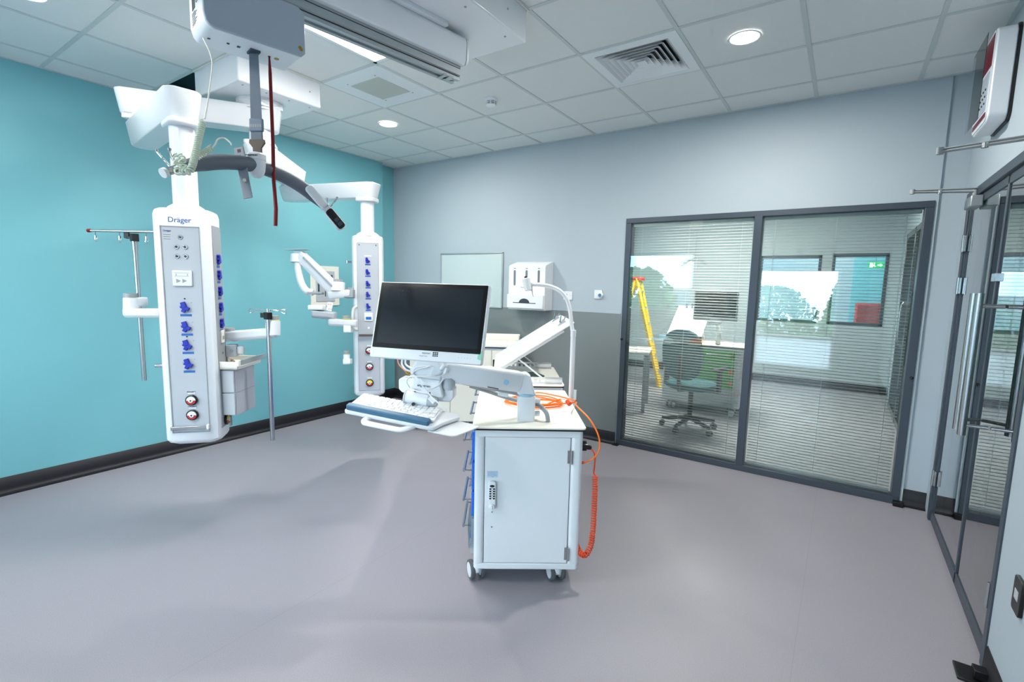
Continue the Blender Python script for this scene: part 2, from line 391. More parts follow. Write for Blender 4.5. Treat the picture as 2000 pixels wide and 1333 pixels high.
for (y, ey) in ((3.93, 3.90), (2.68, 2.84)):
    cb = link('closer_body', MB().box(XR - .052, XR + .004, y - .05, y + .13, 2.06, 2.125), M_alu, D1, bev=.006)
    arm = MB(); e = Vector((XR - .32, ey, 2.165))
    arm.tube([(XR - .03, y, 2.15), e], [.011, .010], 8, flat=.6); arm.tube([(XR - .0, y + .05, 2.175), e + Vector((0, 0, .010))], .009, 8, flat=.6)
    arm.cyl(e + Vector((0, 0, -.01)), e + Vector((0, 0, .018)), .013, 16); arm.cyl((XR - .03, y, 2.12), (XR - .03, y, 2.16), .012, 16)
    link('closer_arm', arm, M_grey, D1, ang=50)
    cp_ = e.lerp(Vector((XR - .03, y, 2.15)), .45)
    link('arm_joint', MB().lathe([(0, 0), (.012, 0), (.012, .02), (0, .02)], 12, Matrix.Translation(cp_ + Vector((0, 0, -.01)))), M_steel, arm and cb)
# ---- next bay beyond the screen
wn = MB()
wn.box(-3.6, -1.215, YN, YN + .12, 0, 3.3); wn.box(-1.215, -.34, YN, YN + .12, 0, 1.03); wn.box(-1.215, -.34, YN, YN + .12, 2.1, 3.3)
wn.box(-.34, -.2, YN, YN + .12, 0, 3.3); wn.box(-.2, .5, YN, YN + .12, 0, 1.03); wn.box(-.2, .5, YN, YN + .12, 2.12, 3.3); wn.box(.5, .8, YN, YN + .12, 0, 3.3)
struct('wall_far', wn, M_wall)
for k, (a, b, t) in enumerate(((-1.215, -.34, 2.1), (-.2, .5, 2.12))):
    f = MB(); f.box(a, b, YN - .01, YN + .1, 1.03, 1.07); f.box(a, b, YN - .01, YN + .1, t - .05, t); f.box(a, a + .04, YN - .01, YN + .1, 1.03, t); f.box(b - .04, b, YN - .01, YN + .1, 1.03, t)
    wo_ = struct('window_%d' % (k + 4), f, M_dgrey, bev=.002)
    link('pane', MB().box(a + .04, b - .04, YN + .05, YN + .056, 1.07, t - .05), M_glass, wo_, smooth=False)
wn = MB().box(-3.7, -3.6, YB + .12, YN, 0, 3.3); struct('wall_far_left', wn, M_wall)
wn = MB().box(XR + .05, XR + .12, YB + .12, 5.2, 0, 3.3); wn.box(XR + .05, XR + .12, 8.2, YN, 0, 3.3); wn.box(XR + .05, XR + .12, 5.2, 8.2, 2.3, 3.3); struct('wall_far_right', wn, M_wall)
struct('baseboard_far', MB().box(-3.6, .7, YN - .01, YN, 0, .12), M_skirt)
d2 = bpy.data.objects.new('door_2', None); COL.objects.link(d2); d2['kind'] = 'structure'
f = MB()
for y in (5.2, 6.2, 7.2, 8.13): f.box(XR + .0, XR + .12, y, y + .07, 0, 2.3)
f.box(XR, XR + .12, 5.2, 8.2, 2.23, 2.3); f.box(XR, XR + .12, 5.2, 8.2, 0, .08)
link('door_frame', f, M_bezel, d2, bev=.003)
for y in (5.27, 6.27, 7.27): link('glass_panel', MB().box(XR + .06, XR + .07, y, y + .93, .08, 2.23), glass('smoked_pane', (70, 76, 80), 1.5, 1.2), d2, smooth=False)
h = MB(); h.tube(smooth_path([(XR, 7.0, .95), (XR - .06, 7.0, .97), (XR - .07, 7.0, 1.2), (XR - .06, 7.0, 1.42), (XR, 7.0, 1.44)], 6), .011, 10); link('pull_handle', h, M_steel, d2)
cn = MB(); cn.box(-3.6, .66, YB + .12, YN, ZC, ZC + .05, 0)
for i in range(8): cn.box(-3.5 + i * .6, -3.48 + i * .6, YB + .12, YN, ZC - .002, ZC, 1)
for j in range(8): cn.box(-3.6, .66, YB + .3 + j * .6, YB + .32 + j * .6, ZC - .002, ZC, 1)
struct('ceiling_far', cn, [M_tile, M_grid], smooth=False)
# room beyond the far windows, and the corridor beyond the glazed door
struct('wall_distant', MB().box(-2, 1.6, 11.4, 11.5, 0, 3.3), M_wall)
struct('wall_distant_panel', MB().box(.1, 1.0, 11.36, 11.398, 0, 2.9), M_teal)
struct('wall_corridor', MB().box(2.3, 2.4, YF, 11.4, 0, 3.3), M_wall)
struct('ceiling_corridor', MB().box(XR + .12, 2.3, YF, 11.4, 2.7, 2.75).box(-2, XR + .12, YN + .12, 11.4, 2.8, 2.85), M_tile)
struct('wall_corridor_end', MB().box(XR + .1, 2.3, YF - .3, YF - .2, 0, 3.3), M_wall)
sk = MB().box(2.29, 2.3, YF, 11.4, 0, .12); struct('baseboard_corridor', sk, M_skirt)
# ================================================================== ceiling fittings
def downlight(x, y, label, p=22):
    t = thing('downlight', label, 'ceiling light', (x, y, ZC), group='round ceiling downlights')
    mb = MB().lathe([(.088, .0), (.09, -.003), (.078, -.004), (.074, .002), (.074, .006), (.088, .006)], 40); link('trim_ring', mb, M_white, t)
    link('diffuser', MB().lathe([(0, -.001), (.076, -.001), (.076, .003), (0, .003)], 40), M_lamp, t)
    area('downlight_lamp', (x, y, ZC - .012), .11, p, (1, .965, .9))
    return t
downlight(*DOWN[0], 'round lit downlight in the ceiling tile to the right of the square air diffuser', 46)
downlight(*DOWN[1], 'small round lit downlight in the far ceiling between the square grille and the corner', 34)
downlight(*DOWN[2], 'round lit downlight cut off by the top left of the photo', 9)
for q in DOWN[3:]: downlight(*q, 'round lit downlight behind the camera')
t = thing('ceiling_light_panel', 'bright square light panel in the ceiling, partly hidden behind the hoist rail', 'ceiling light', (-2.398, 1.985, ZC))
f = MB(); 
for a in range(4):
    M = Matrix.Rotation(a * math.pi / 2, 4, 'Z'); f.box(-.297, .297, .268, .297, -.006, .004, 0, M)
link('panel_frame', f, M_white, t, bev=.002); link('diffuser', MB().box(-.268, .268, -.268, .268, -.003, .003), M_lamp, t)
area('light_panel_lamp', (-2.398, 1.985, ZC - .012), .53, 24, (1, .98, .94), shape='SQUARE')
t = thing('ceiling_light_panel', 'square light panel in the ceiling behind the camera', 'ceiling light', (-2.398, -.4, ZC))
link('diffuser', MB().box(-.268, .268, -.268, .268, -.003, .003), M_lamp, t); area('light_panel_lamp', (-2.398, -.4, ZC - .012),   .53, 40, (1, .98, .94), shape='SQUARE')
# four-way air diffuser: nested sloping frames
t = thing('air_diffuser', 'square four-way louvred air diffuser filling one ceiling tile beside the downlight', 'air vent', (-1.198, 3.185, ZC))
def sqring(r0, z0, r1, z1, th=.003):
    mb = MB(); 
    A = [(r0, z0), (r1, z1), (r1 - th, z1), (r0 - th, z0)]
    rings = [[Vector((sx * r, sy * r, z)) for r, z in A] for sx, sy in ((1, 1), (-1, 1), (-1, -1), (1, -1))]
    return mb.loft(rings, closed=True)
fr = MB().loft([[Vector((sx * r, sy * r, z)) for r, z in ((.292, -.004), (.292, .006), (.235, .006), (.232, -.006))] for sx, sy in ((1, 1), (-1, 1), (-1, -1), (1, -1))], closed=True)
link('border', fr, M_white, t, smooth=False)
for k, r in enumerate((.232, .198, .164, .13, .096, .062)):
    link('louvre', sqring(r, -.008, r - .045, .035), M_white, t, smooth=False)
link('centre_plate', MB().prism([(-.03, -.03), (.03, -.03), (.03, .03), (-.03, .03)], -.008, -.004), M_white, t)
link('duct_box', MB().box(-.235, .235, -.235, .235, .05, .06), M_black, t)
# flat grille
def grille_mat():
    mt = mat('perforated_grille', (150, 158, 150), .6); nt = mt.node_tree; L = nt.links.new; b = nt.nodes['Principled BSDF']
    tc = N(nt, 'ShaderNodeTexCoord'); vr = N(nt, 'ShaderNodeTexVoronoi', feature='F1'); vr.inputs['Scale'].default_value = 110; vr.inputs['Randomness'].default_value = 0
    cr = N(nt, 'ShaderNodeValToRGB'); cr.color_ramp.elements[0].position = .3; cr.color_ramp.elements[1].position = .42; cr.color_ramp.elements[0].color = srgb(70, 74, 72); cr.color_ramp.elements[1].color = srgb(186, 192, 186)
    L(tc.outputs['Object'], vr.inputs['Vector']); L(vr.outputs['Distance'], cr.inputs[0]); L(cr.outputs[0], b.inputs['Base Color']); return mt
t = thing('ceiling_grille', 'flat square perforated grille in a ceiling tile near the light panel', 'air vent', (-2.998, 2.585, ZC))
link('plate', MB().box(-.288, .288, -.288, .288, -.002, .004), M_white, t)
link('perforated_sheet', MB().box(-.152, .152, -.152, .152, -.006, -.0015), grille_mat(), t, bev=.001)
each('screw', [MB().lathe([(.006, -.002), (.006, -.004), (0, -.005)], 10, Matrix.Translation((a, b, 0))) for a in (-.15, .15) for b in (-.18, .18)], M_grey, t)
t = thing('smoke_detector', 'small round white smoke detector on the ceiling', 'smoke detector', (-2.42, 3.19, ZC), rz=.6)
link('base', MB().lathe([(0, .002), (.052, .002), (.052, -.012), (.046, -.014), (.046, -.02), (0, -.02)], 32), M_white2, t)
link('dark_chamber', MB().lathe([(.042, -.018), (.038, -.042), (0, -.042)], 24), M_black, t)
ri = MB()
for z, r in ((-.027, .045), (-.036, .041)): ri.lathe([(r - .006, z + .002), (r, z + .002), (r, z - .002), (r - .006, z - .002)], 32)
for k in range(8):
    M = Matrix.Rotation(k * math.pi / 4, 4, 'Z'); ri.box(.036, .046, -.003, .003, -.043, -.014, 0, M)
ri.lathe([(.04, -.042), (.034, -.05), (.012, -.054), (0, -.054)], 24)
link('cage', ri, M_white2, t)
# service covers
def cover(name, label, x0, x1, y0, y1, z0):
    t = thing(name, label, 'ceiling box', ((x0 + x1) / 2, (y0 + y1) / 2, z0))
    w_, d_ = (x1 - x0) / 2, (y1 - y0) / 2
    link('cover', MB().box(-w_ + .004, w_ - .004, -d_ + .004, d_ - .004, 0, ZC + .1 - z0), M_white, t, bev=.008)
    e = MB().loft([[Vector((sx * (w_ + a), sy * (d_ + a), ZC - z0 + z)) for a, z in ((.006, -.008), (.006, .0), (-.002, 0), (-.002, -.008))] for sx, sy in ((1, 1), (-1, 1), (-1, -1), (1, -1))], closed=True)
    link('edge_trim', e, M_ivory, t, smooth=False)
    each('screw', [MB().lathe([(.006, .001), (.006, -.002), (0, -.003)], 10, Matrix.Translation((sx * (w_ - .06), f * d_, 0))) for sx in (-1, 1) for f in (-.8, -.27, .27, .8)], M_grey, t)
    each('screw', [MB().lathe([(.005, 0), (.005, .003), (0, .004)], 10, Matrix.Translation((w_ - .004, f * d_, .09)) @ Matrix.Rotation(math.pi / 2, 4, 'Y')) for f in (-.7, .7)], M_grey, t); return t
cover('ceiling_service_box', 'white box under the ceiling carrying the two pendant arms, beside the missing tile', -3.898, -3.298, 1.685, 2.285, 2.81)
cover('ceiling_service_box', 'white box under the ceiling above the hoist rail, at the top centre of the photo', -2.098, -1.498, 1.085, 2.285, 2.825)
# ================================================================== pendant arms
def beam(p, q, w, h, zt, over=.11, taper=.02):
    """flat arm between two pivots: rounded ends, sides that lean in towards the bottom"""
    p, q = Vector(p), Vector(q); d = (q - p); ln = d.length; d.normalize(); n = Vector((-d.y, d.x, 0)); mb = MB()
    def ring(z, k):
        o = []
        W = w / 2 - k; A = p - d * (over - k); B = q + d * (over - k); c = .045
        for P, s in ((A, 1), (B, -1)):
            a = [P + d * s * c + n * W * s, P + d * s * .012 + n * s * (W - .022), P + n * s * (W - .045), P - n * s * (W - .045), P + d * s * .012 - n * s * (W - .022), P + d * s * c - n * W * s]
            o += a
        return [Vector((v.x, v.y, z)) for v in o]
    mb.loft([ring(zt - h, taper + .006), ring(zt - h + .008, taper), ring(zt - .012, .002), ring(zt - .004, .0), ring(zt, .004)])
    return mb
def relm(t, mb): mb.M = inv(t); return mb
PV = Vector((-3.59, 1.98, 0)); J1 = Vector((-3.98, 1.40, 0)); POLE1 = Vector((-3.145, 1.285, 0))
J2 = Vector((-4.05, 2.50, 0)); POLE2 = Vector((-3.33, 2.715, 0))
def tm(t, mb):                                # move finished room-coordinate mesh into the thing's frame
    mb.bm.transform(inv(t)); return mb
def column(t, base, yaw, W, D, z0, z1, detail):
    M = Matrix.Translation((base.x, base.y, 0)) @ Matrix.Rotation(yaw, 4, 'Z'); T = inv(t) @ M
    c = .042
    def outline(k): 
        W2, D2 = W / 2 - k, D / 2 - k
        return [(-W2 + c, -D2), (W2 - c, -D2), (W2 - c * .35, -D2 + c * .35), (W2, -D2 + c), (W2, D2 - c), (W2 - c, D2), (-W2 + c, D2), (-W2, D2 - c), (-W2, -D2 + c), (-W2 + c * .35, -D2 + c * .35)]
    mb = MB(T); mb.loft([[Vector((x, y, z)) for x, y in outline(k)] for z, k in ((z0, .03), (z0 + .012, .01), (z0 + .03, .0), (z1 - .035, .0), (z1 - .01, .006), (z1, .022))])
    body = link('column_body', mb, M_white, t, bev=.006, ang=30)
    link('pole_collar', MB(T).lathe([(.095, z1 - .004), (.09, z1 + .012), (.07, z1 + .026), (.062, z1 + .03), (0, z1 + .03)], 36), M_white, t)
    pw = W / 2 - c + .012
    return T, body, M, pw
def outlet_cap(T, parent, x, z, s=1.0):
    """blue protective cap over a socket with its label bar"""
    m = MB(T @ Matrix.Translation((x, 0, z)))
    M1 = Matrix.Rotation(math.radians(28), 4, 'Y')
    m.box(-.034 * s, .022 * s, -.016, 0, -.010 * s, .016 * s, 0, M1 @ Matrix.Translation((.004, 0, -.004))); m.box(-.012 * s, .016 * s, -.018, 0, .0, .040 * s, 0, Matrix.Translation((-.004, 0, 0)) @ Matrix.Rotation(math.radians(-18), 4, 'Y')); m.box(-.012 * s, .012 * s, -.015, 0, -.036 * s, -.0 * s, 0, M1)
    o = link('socket_cap', m, M_blue, parent, bev=.002)
    m = MB(T); m.box(x - .036 * s, x + .036 * s, -.002, 0, z - .062 * s, z - .046 * s); link('socket_label', m, M_bluebar, parent)
    return o
def gas_outlet(T, parent, x, z, face, s=1.0):
    M = T @ Matrix.Translation((x, 0, z)) @ Matrix.Rotation(math.pi / 2, 4, 'X')
    m = MB(M).lathe([(.036 * s, 0), (.036 * s, .012), (.031 * s, .015), (0, .015)], 32); o = link('gas_outlet', m, M_black, parent)
    half = MB(M)
    for a0, mi in ((0, 1), (180, 0)):
        pts = [(.027 * s * math.cos(math.radians(a0 + k * 12)), .027 * s * math.sin(math.radians(a0 + k * 12))) for k in range(16)]
        half.prism(pts, .015, .019, mi=mi)
    link('coloured_ring', half, [M_red, face], parent)
    m = MB(M).lathe([(0, .019), (.013 * s, .019), (.013 * s, .024), (.005 * s, .024), (.005 * s, .020), (0, .020)], 24); link('outlet_centre', m, M_white2, parent)
    m = MB(M).lathe([(.005 * s, .0245), (0, .0245)], 12); m.lathe([(.0055 * s, .0242), (0, .0246)], 12); link('outlet_port', m, M_black, parent)
    m = MB(T).box(x - .022 * s, x + .022 * s, -.002, 0, z + .042 * s, z + .052 * s); link('outlet_label', m, M_white2, parent)
    return o
# ---------------- pendant one (near)
t = thing('medical_supply_pendant', 'tall white medical supply column at the left, the nearer of the two hanging columns', 'medical pendant', (POLE1.x, POLE1.y, .6))
P1 = t
link('arm_bearing', tm(t, MB().lathe([(.15, 2.81), (.15, 2.785), (.12, 2.76), (.12, 2.745)], 40, Matrix.Translation(PV)).box(-.13, .13, -.1, .1, 2.76, 2.80, 0, Matrix.Translation(PV))), M_white, t)
link('upper_arm', tm(t, beam(PV, J1, .20, .15, 2.765, over=.14)), M_white, t, bev=.006)
jb = MB().lathe([(.085, 2.62), (.085, 2.575)], 32, Matrix.Translation(J1)); jb.box(-.09, .12, -.08, .08, 2.585, 2.618, 0, Matrix.Translation(J1) @ Matrix.Rotation(.7, 4, 'Z'))
link('arm_joint', tm(t, jb), M_white, t, bev=.004)
link('lower_arm', tm(t, beam(J1, POLE1, .185, .155, 2.575, over=.1)), M_white, t, bev=.006)
jb = MB(); dd = (POLE1 - J1).normalized(); ang = math.atan2(dd.y, dd.x)
jb.prism(rrect(.2, .16, .03), 2.385, 2.42, Matrix.Translation(POLE1) @ Matrix.Rotation(ang, 4, 'Z'))
link('pole_flange', tm(t, jb), M_white, t, bev=.01)
link('pole', tm(t, MB().cyl(POLE1 + Vector((0, 0, 1.95)), POLE1 + Vector((0, 0, 2.40)), .0625, 40)), M_white, t)
T, body, M1c, pw = column(t, POLE1, .85, .292, .215, .585, 1.935, True)
Y0 = -.215 / 2
# recessed front panel
Tf = T @ Matrix.Translation((.0, Y0, 0))
m = MB(Tf).box(-.092, .092, -.0012, .004, .665, 1.83); body_p = link('front_panel', m, M_pgrey, body)
m = MB(Tf)
for x0, x1, z0, z1 in ((-.097, -.092, .66, 1.835), (.092, .095, .66, 1.835), (-.097, .095, 1.83, 1.835), (-.097, .095, .66, .665)): m.box(x0, x1, -.004, .002, z0, z1)
link('panel_edge', m, M_grey, body)
def txtM(T, x, z, y=-.0025): return T @ frame((x, y, z), (1, 0, 0), (0, 0, 1))
text('maker_lettering', 'Dräger', .040, txtM(Tf, .0, 1.868, -.001), M_textb, body)
text('maker_lettering', 'Dräger', .014, txtM(Tf, -.062, 1.808), M_textb, body)
m = MB(Tf)
for k in range(3): m.box(-.082, -.048, -.0018, 0, 1.786 - k * .012, 1.7875 - k * .012)
link('small_print', m, M_text, body)
for x, z in ((0, 1.775), (-.021, 1.722), (.021, 1.722), (-.021, 1.67), (.021, 1.67)):
    M = Tf @ Matrix.Translation((x, 0, z)) @ Matrix.Rotation(math.pi / 2, 4, 'X')
    m = MB(M).lathe([(.0135, 0), (.0135, .004), (.011, .006), (.0085, .006), (.0085, .001), (0, .001)], 24); link('earth_stud', m, M_steel, body)
    m = MB(M).lathe([(.0055, .001), (.0055, .006), (0, .007)], 14); link('stud_pin', m, M_dgrey, body)
m = MB(Tf).box(-.048, .048, -.012, 0, 1.505, 1.592); link('data_socket_plate', m, M_white2, body, bev=.004)
m = MB(Tf)
for x in (-.018, .012): m.prism([(x - .01, 1.524), (x - .01, 1.546), (x + .012, 1.535)], 0, .002, frame((0, -.012, 0), (1, 0, 0), (0, 0, 1)))
m.box(-.036, .036, -.0128, -.0118, 1.560, 1.562); m.box(-.036, .036, -.0128, -.0118, 1.578, 1.580)
link('data_socket_doors', m, M_grey, body)
each('port_number', [MB(Tf).box(x - .001, x + .001, -.0128, -.0118, 1.564, 1.574) for x in (-.028, .028)], M_text, body)
for k, z in enumerate((1.385, 1.275, 1.17, 1.062)):
    outlet_cap(Tf, body, .006, z, .8)
    for dx, dz in ((-.03, .008), (.03, .028)):
        m = MB(Tf @ Matrix.Translation((.006 + dx, 0, z + dz)) @ Matrix.Rotation(math.pi / 2, 4, 'X')).lathe([(.003, 0), (.003, .002), (0, .002)], 10); link('screw', m, M_grey, body)
    if k in (0, 2):
        m = MB(Tf @ Matrix.Translation((.004, 0, z + .050)) @ Matrix.Rotation(math.pi / 2, 4, 'X')).lathe([(.0045, 0), (.0045, .003), (0, .003)], 10); link('indicator_hole', m, M_black, body)
for k, z in enumerate((.852, .765)):
    gas_outlet(Tf, body, .01, z, M_white2, .86); text('circuit_lettering', 'Circuit %d' % (k + 1), .0125, txtM(Tf, .01, z + .048), M_text, body)
m = MB(Tf).box(-.10, .085, -.022, -.010, .682, .702); link('front_rail', m, M_steel, body, bev=.002)
each('rail_end_cap', [MB(Tf).box(x - .006, x + .006, -.025, -.0, .679, .705) for x in (-.104, .089)], M_ivory, body, bev=.002)
# side face (right): local frame with x along +depth
Ts = T @ frame((.292 / 2, -.005, 0), (0, 1, 0), (-1, 0, 0))     # x along depth, y into the body, z up
Ts = T @ Matrix.Translation((.292 / 2, 0, 0)) @ Matrix.Rotation(math.pi / 2, 4, 'Z')
m = MB(Ts).box(-.070, .070, -.0015, .003, .665, 1.85); link('side_panel', m, M_grey, body)
for z in (1.66, 1.57, 1.475, 1.38, 1.285): outlet_cap(Ts, body, .0, z, .75)
m = MB(Ts).box(-.024, .024, -.010, 0, 1.17, 1.245); link('switch_plate', m, M_ivory, body, bev=.003)
m = MB(Ts).box(-.012, .014, -.0115, -.009, 1.19, 1.212); link('switch_rocker', m, M_grey, body)
m = MB(Ts @ Matrix.Translation((.0, 0, 1.11)) @ Matrix.Rotation(math.pi / 2, 4, 'X')).lathe([(.008, 0), (.008, .004), (0, .005)], 16); link('key_lock', m, M_chrome, body)
gas_outlet(Ts, body, .0, .93, M_white2, .9); gas_outlet(Ts, body, .0, .70, M_yellow, .9)
each('screw', [MB(Ts).lathe([(.003, 0), (.003, .002), (0, .002)], 8, Matrix.Translation((.055, 0, z)) @ Matrix.Rotation(math.pi / 2, 4, 'X')) for z in (1.83, .69)], M_steel, body)
m = MB(Ts).box(-.065, .085, -.030, -.018, 1.028, 1.046); m.box(.03, .05, -.02, .0, 1.03, 1.044); link('side_rail', m, M_steel, body, bev=.002)
m = MB(T).box(-.292 / 2 - .045, -.292 / 2 + .01, -.05, -.025, 1.035, 1.053); link('side_rail', m, M_steel, body, bev=.004)
m = MB(T).lathe([(.0, .575), (.04, .575), (.05, .582), (.05, .60), (0, .60)], 28); link('base_plate', m, M_white, t)
# rail and clamps on the far right side of the column
def clampbox(T, x, y, z, w_=.06, d=.05, h=.065, parent=None, m_=None):
    m = MB(T).box(x, x + w_, y, y + d, z, z + h); o = link('rail_clamp', m, m_ or M_pgrey, parent, bev=.008, seg=3)
    m = MB(T @ Matrix.Translation((x + w_ * .6, y, z + h / 2)) @ Matrix.Rotation(math.pi / 2, 4, 'X')).lathe([(.010, 0), (.010, .003), (.006, .004), (0, .004)], 20); link('clamp_knob', m, M_grey, o)
    return o
m = MB(T).box(.292 / 2 + .004, .292 / 2 + .012, .06, .085, .64, 1.12); link('rear_rail', m, M_steel, t, bev=.001)
clampbox(T, .292 / 2 + .002, .05, .855, .055, .06, .085, t); clampbox(T, .292 / 2 + .002, .05, 1.075, .06, .06, .075, t)
m = MB(T).box(.292 / 2 + .062, .292 / 2 + .10, .06, .10, 1.088, 1.14); link('clamp_block', m, M_white2, t, bev=.01)
# ---------------- pendant two (far)
t = thing('medical_supply_pendant', 'farther hanging white medical supply column, partly behind the computer screen', 'medical pendant', (POLE2.x, POLE2.y, .58))
P2 = t
link('arm_post', tm(t, MB().cyl(PV + Vector((0, 0, 2.52)), PV + Vector((0, 0, 2.62)), .075, 32)), M_white, t)
link('arm_bearing', tm(t, MB().prism(rrect(.2, .2, .03), 2.505, 2.53, Matrix.Translation(PV) @ Matrix.Rotation(.9, 4, 'Z'))), M_white, t, bev=.004)
link('upper_arm', tm(t, beam(PV, J2, .19, .15, 2.505, over=.12)), M_white, t, bev=.006)
link('arm_joint', tm(t, MB().cyl(J2 + Vector((0, 0, 2.30)), J2 + Vector((0, 0, 2.36)), .09, 32)), M_white, t)
link('lower_arm', tm(t, beam(J2, POLE2, .18, .12, 2.35, over=.1)), M_white, t, bev=.006)
link('pole_flange', tm(t, MB().prism(rrect(.16, .15, .04), 2.20, 2.235, Matrix.Translation(POLE2) @ Matrix.Rotation(.3, 4, 'Z'))), M_white, t, bev=.008)
link('pole', tm(t, MB().cyl(POLE2 + Vector((0, 0, 1.93)), POLE2 + Vector((0, 0, 2.21)), .055, 36)), M_white, t)
T, body, M2c, pw = column(t, POLE2, .87, .25, .20, .575, 1.925, False)
Tf = T @ Matrix.Translation((.0, -.10, 0)); pw = .083
m = MB(Tf).box(-pw, pw, -.0012, .004, .635, 1.86); link('front_panel', m, M_pgrey, body)
m = MB(Tf)
for x0, x1, z0, z1 in ((-pw - .003, -pw, .632, 1.863), (pw, pw + .003, .632, 1.863), (-pw, pw, 1.86, 1.863), (-pw, pw, .632, .635)): m.box(x0, x1, -.003, .002, z0, z1)
link('panel_edge', m, M_grey, body)
each('screw', [MB(Tf).lathe([(.005, 0), (.005, .002), (0, .002)], 8, Matrix.Translation((x, 0, 1.845)) @ Matrix.Rotation(math.pi / 2, 4, 'X')) for x in (-.066, .066)], M_black, body)
for k, z in enumerate((1.72, 1.625, 1.53, 1.44, 1.345)): outlet_cap(Tf, body, .0, z, .62)
m = MB(Tf).box(-.028, .028, -.002, 0, 1.753, 1.763); link('outlet_label', m, M_white2, body)
m = MB(Tf).box(-.034, .034, -.010, 0, 1.222, 1.29); link('switch_plate', m, M_white2, body, bev=.003)
m = MB(Tf).box(-.022, .022, -.0115, -.009, 1.235, 1.258); link('switch_rocker', m, M_bluebar, body)
m = MB(Tf @ Matrix.Translation((0, 0, 1.165)) @ Matrix.Rotation(math.pi / 2, 4, 'X')).lathe([(.009, 0), (.009, .004), (0, .005)], 16); link('key_lock', m, M_white2, body)
m = MB(Tf).box(-pw + .004, pw - .004, -.028, -.016, 1.095, 1.115); link('front_rail', m, M_brown, body, bev=.002)
for z, fc in ((.975, M_white2), (.838, M_white2), (.70, M_yellow)): gas_outlet(Tf, body, .002, z, fc, .86)
hd = MB(T).tube(smooth_path([(-.095, -.098, 1.15), (-.118, -.135, 1.165), (-.126, -.142, 1.24), (-.118, -.135, 1.325), (-.095, -.098, 1.34)], 8), .011, 12)
link('grab_handle', hd, M_ivory, t); 
hd = MB(T).tube(smooth_path([(.095, -.098, 1.15), (.118, -.13, 1.165), (.124, -.135, 1.24), (.118, -.13, 1.325), (.095, -.098, 1.34)], 8), .011, 12)
link('grab_handle', hd, M_ivory, t)
m = MB(T).box(-.15, -.13, -.02, .01, 1.70, 1.715); m.cyl((-.165, 0, 1.695), (-.165, 0, 1.72), .012, 12); link('clamp_knob', m, M_steel, t)
clampbox(T, -.17, -.06, 1.42, .05, .07, .075, t, M_grey)
# spring arm for a monitor, on pendant two
def knobring(mb_T, p, r, name_parent):
    m = MB(mb_T).lathe([(r, 0), (r, .018), (r * .94, .026), (0, .026)], 28, Matrix.Translation(p)); o = link('pivot_cap', m, M_grey, name_parent)
    m = MB(mb_T).lathe([(r * 1.04, -.005), (r * 1.04, .001), (0, .001)], 28, Matrix.Translation(p)); link('lime_ring', m, M_lime, o); return o
def armbox(T, p, q, w_, h, h2=None, ch=.02, over=.03):
    """slim arm with chamfered underside"""
    p, q = Vector(p), Vector(q); d = (q - p); d.normalize(); side = Vector((0, 0, 1)).cross(d); side.normalize(); up = d.cross(side); mb = MB(T); h2 = h2 or h
    rings = []
    for P, hh, e in ((p - d * over, h, .7), (p - d * over * .4, h, 1), (q + d * over * .4, h2, 1), (q + d * over, h2, .7)):
        W_ = w_ / 2 * (e if e < 1 else 1)
        rings.append([P + side * a * W_ + up * b * hh / 2 * (.92 if e < 1 else 1) for a, b in ((-1, .9), (-.8, 1), (.8, 1), (1, .9), (1, -.4), (.6, -1), (-.6, -1), (-1, -.4))])
    return mb.loft(rings)
D2 = 3.88
t = thing('monitor_support_arm', 'white articulated spring arm with empty mounting plate on the far pendant', 'support arm', at(660, 570, D2)); Ti = inv(t)
a = at(676, 562, D2); b = at(588, 505, D2)
link('clamp', MB(Ti).box(-.035, .035, -.03, .03, -.035, .035, 0, frame(at(683, 574, D2), RM[0], RM[1])), M_grey, t, bev=.006)
link('base_arm', armbox(Ti, at(650, 577, D2), at(680, 574, D2), .07, .06), M_white2, t, bev=.004)
m = armbox(Ti, at(648, 562, D2), at(590, 503, D2), .075, .105, .085, over=.03); link('spring_arm', m, M_white2, t, bev=.006)
link('spring_arm_groove', armbox(Ti, at(645, 556, D2 - .045), at(597, 508, D2 - .045), .004, .012), M_grey, t)
m = MB(Ti).cyl(at(660, 569, D2), at(660, 552, D2), .055, 24); link('joint_housing', m, M_white2, t)
knobring(Ti, at(660, 552, D2), .036, t)
m = MB(Ti).cyl(at(579, 513, D2), at(579, 497, D2), .045, 24); hs = link('head_housing', m, M_white2, t)
m = MB(Ti).box(-.085, .085, -.05, .05, -.003, .003, 0, frame(at(580, 488, D2), RM[0], Vector((-.5, .8, 0)))); m.box(-.03, .03, -.02, .02, -.02, .0, 0, frame(at(583, 491, D2), RM[0], Vector((-.5, .8, 0))))
link('mounting_plate', m, M_alu, t, bev=.001)
m = MB(Ti).tube(smooth_path([at(582, 513, D2), at(583, 530, D2), at(588, 552, D2), at(598, 568, D2), at(612, 572, D2)], 8), [.028] * 32 + [.024], 12); link('curved_support', m, M_white2, t)
m = MB(Ti).box(-.05, .07, -.03, .03, -.008, .008, 0, frame(at(614, 573, D2), RM[0], RM[1])); link('keyboard_bracket', m, M_grey, t, bev=.003)
t = thing('equipment_arm', 'short white folding arm with a small label plate, on the far hanging column', 'support arm', at(660, 628, D2)); Ti = inv(t)
link('lower_link', armbox(Ti, at(650, 630, D2), at(690, 632, D2), .07, .055), M_white2, t, bev=.004)
link('upper_link', armbox(Ti, at(618, 614, D2), at(648, 617, D2), .09, .06), M_pgrey, t, bev=.006)
m = MB(Ti).box(-.07, .05, -.045, .045, -.018, .022, 0, frame(at(622, 602, D2), RM[0], RM[1])); link('head_block', m, M_white2, t, bev=.008)
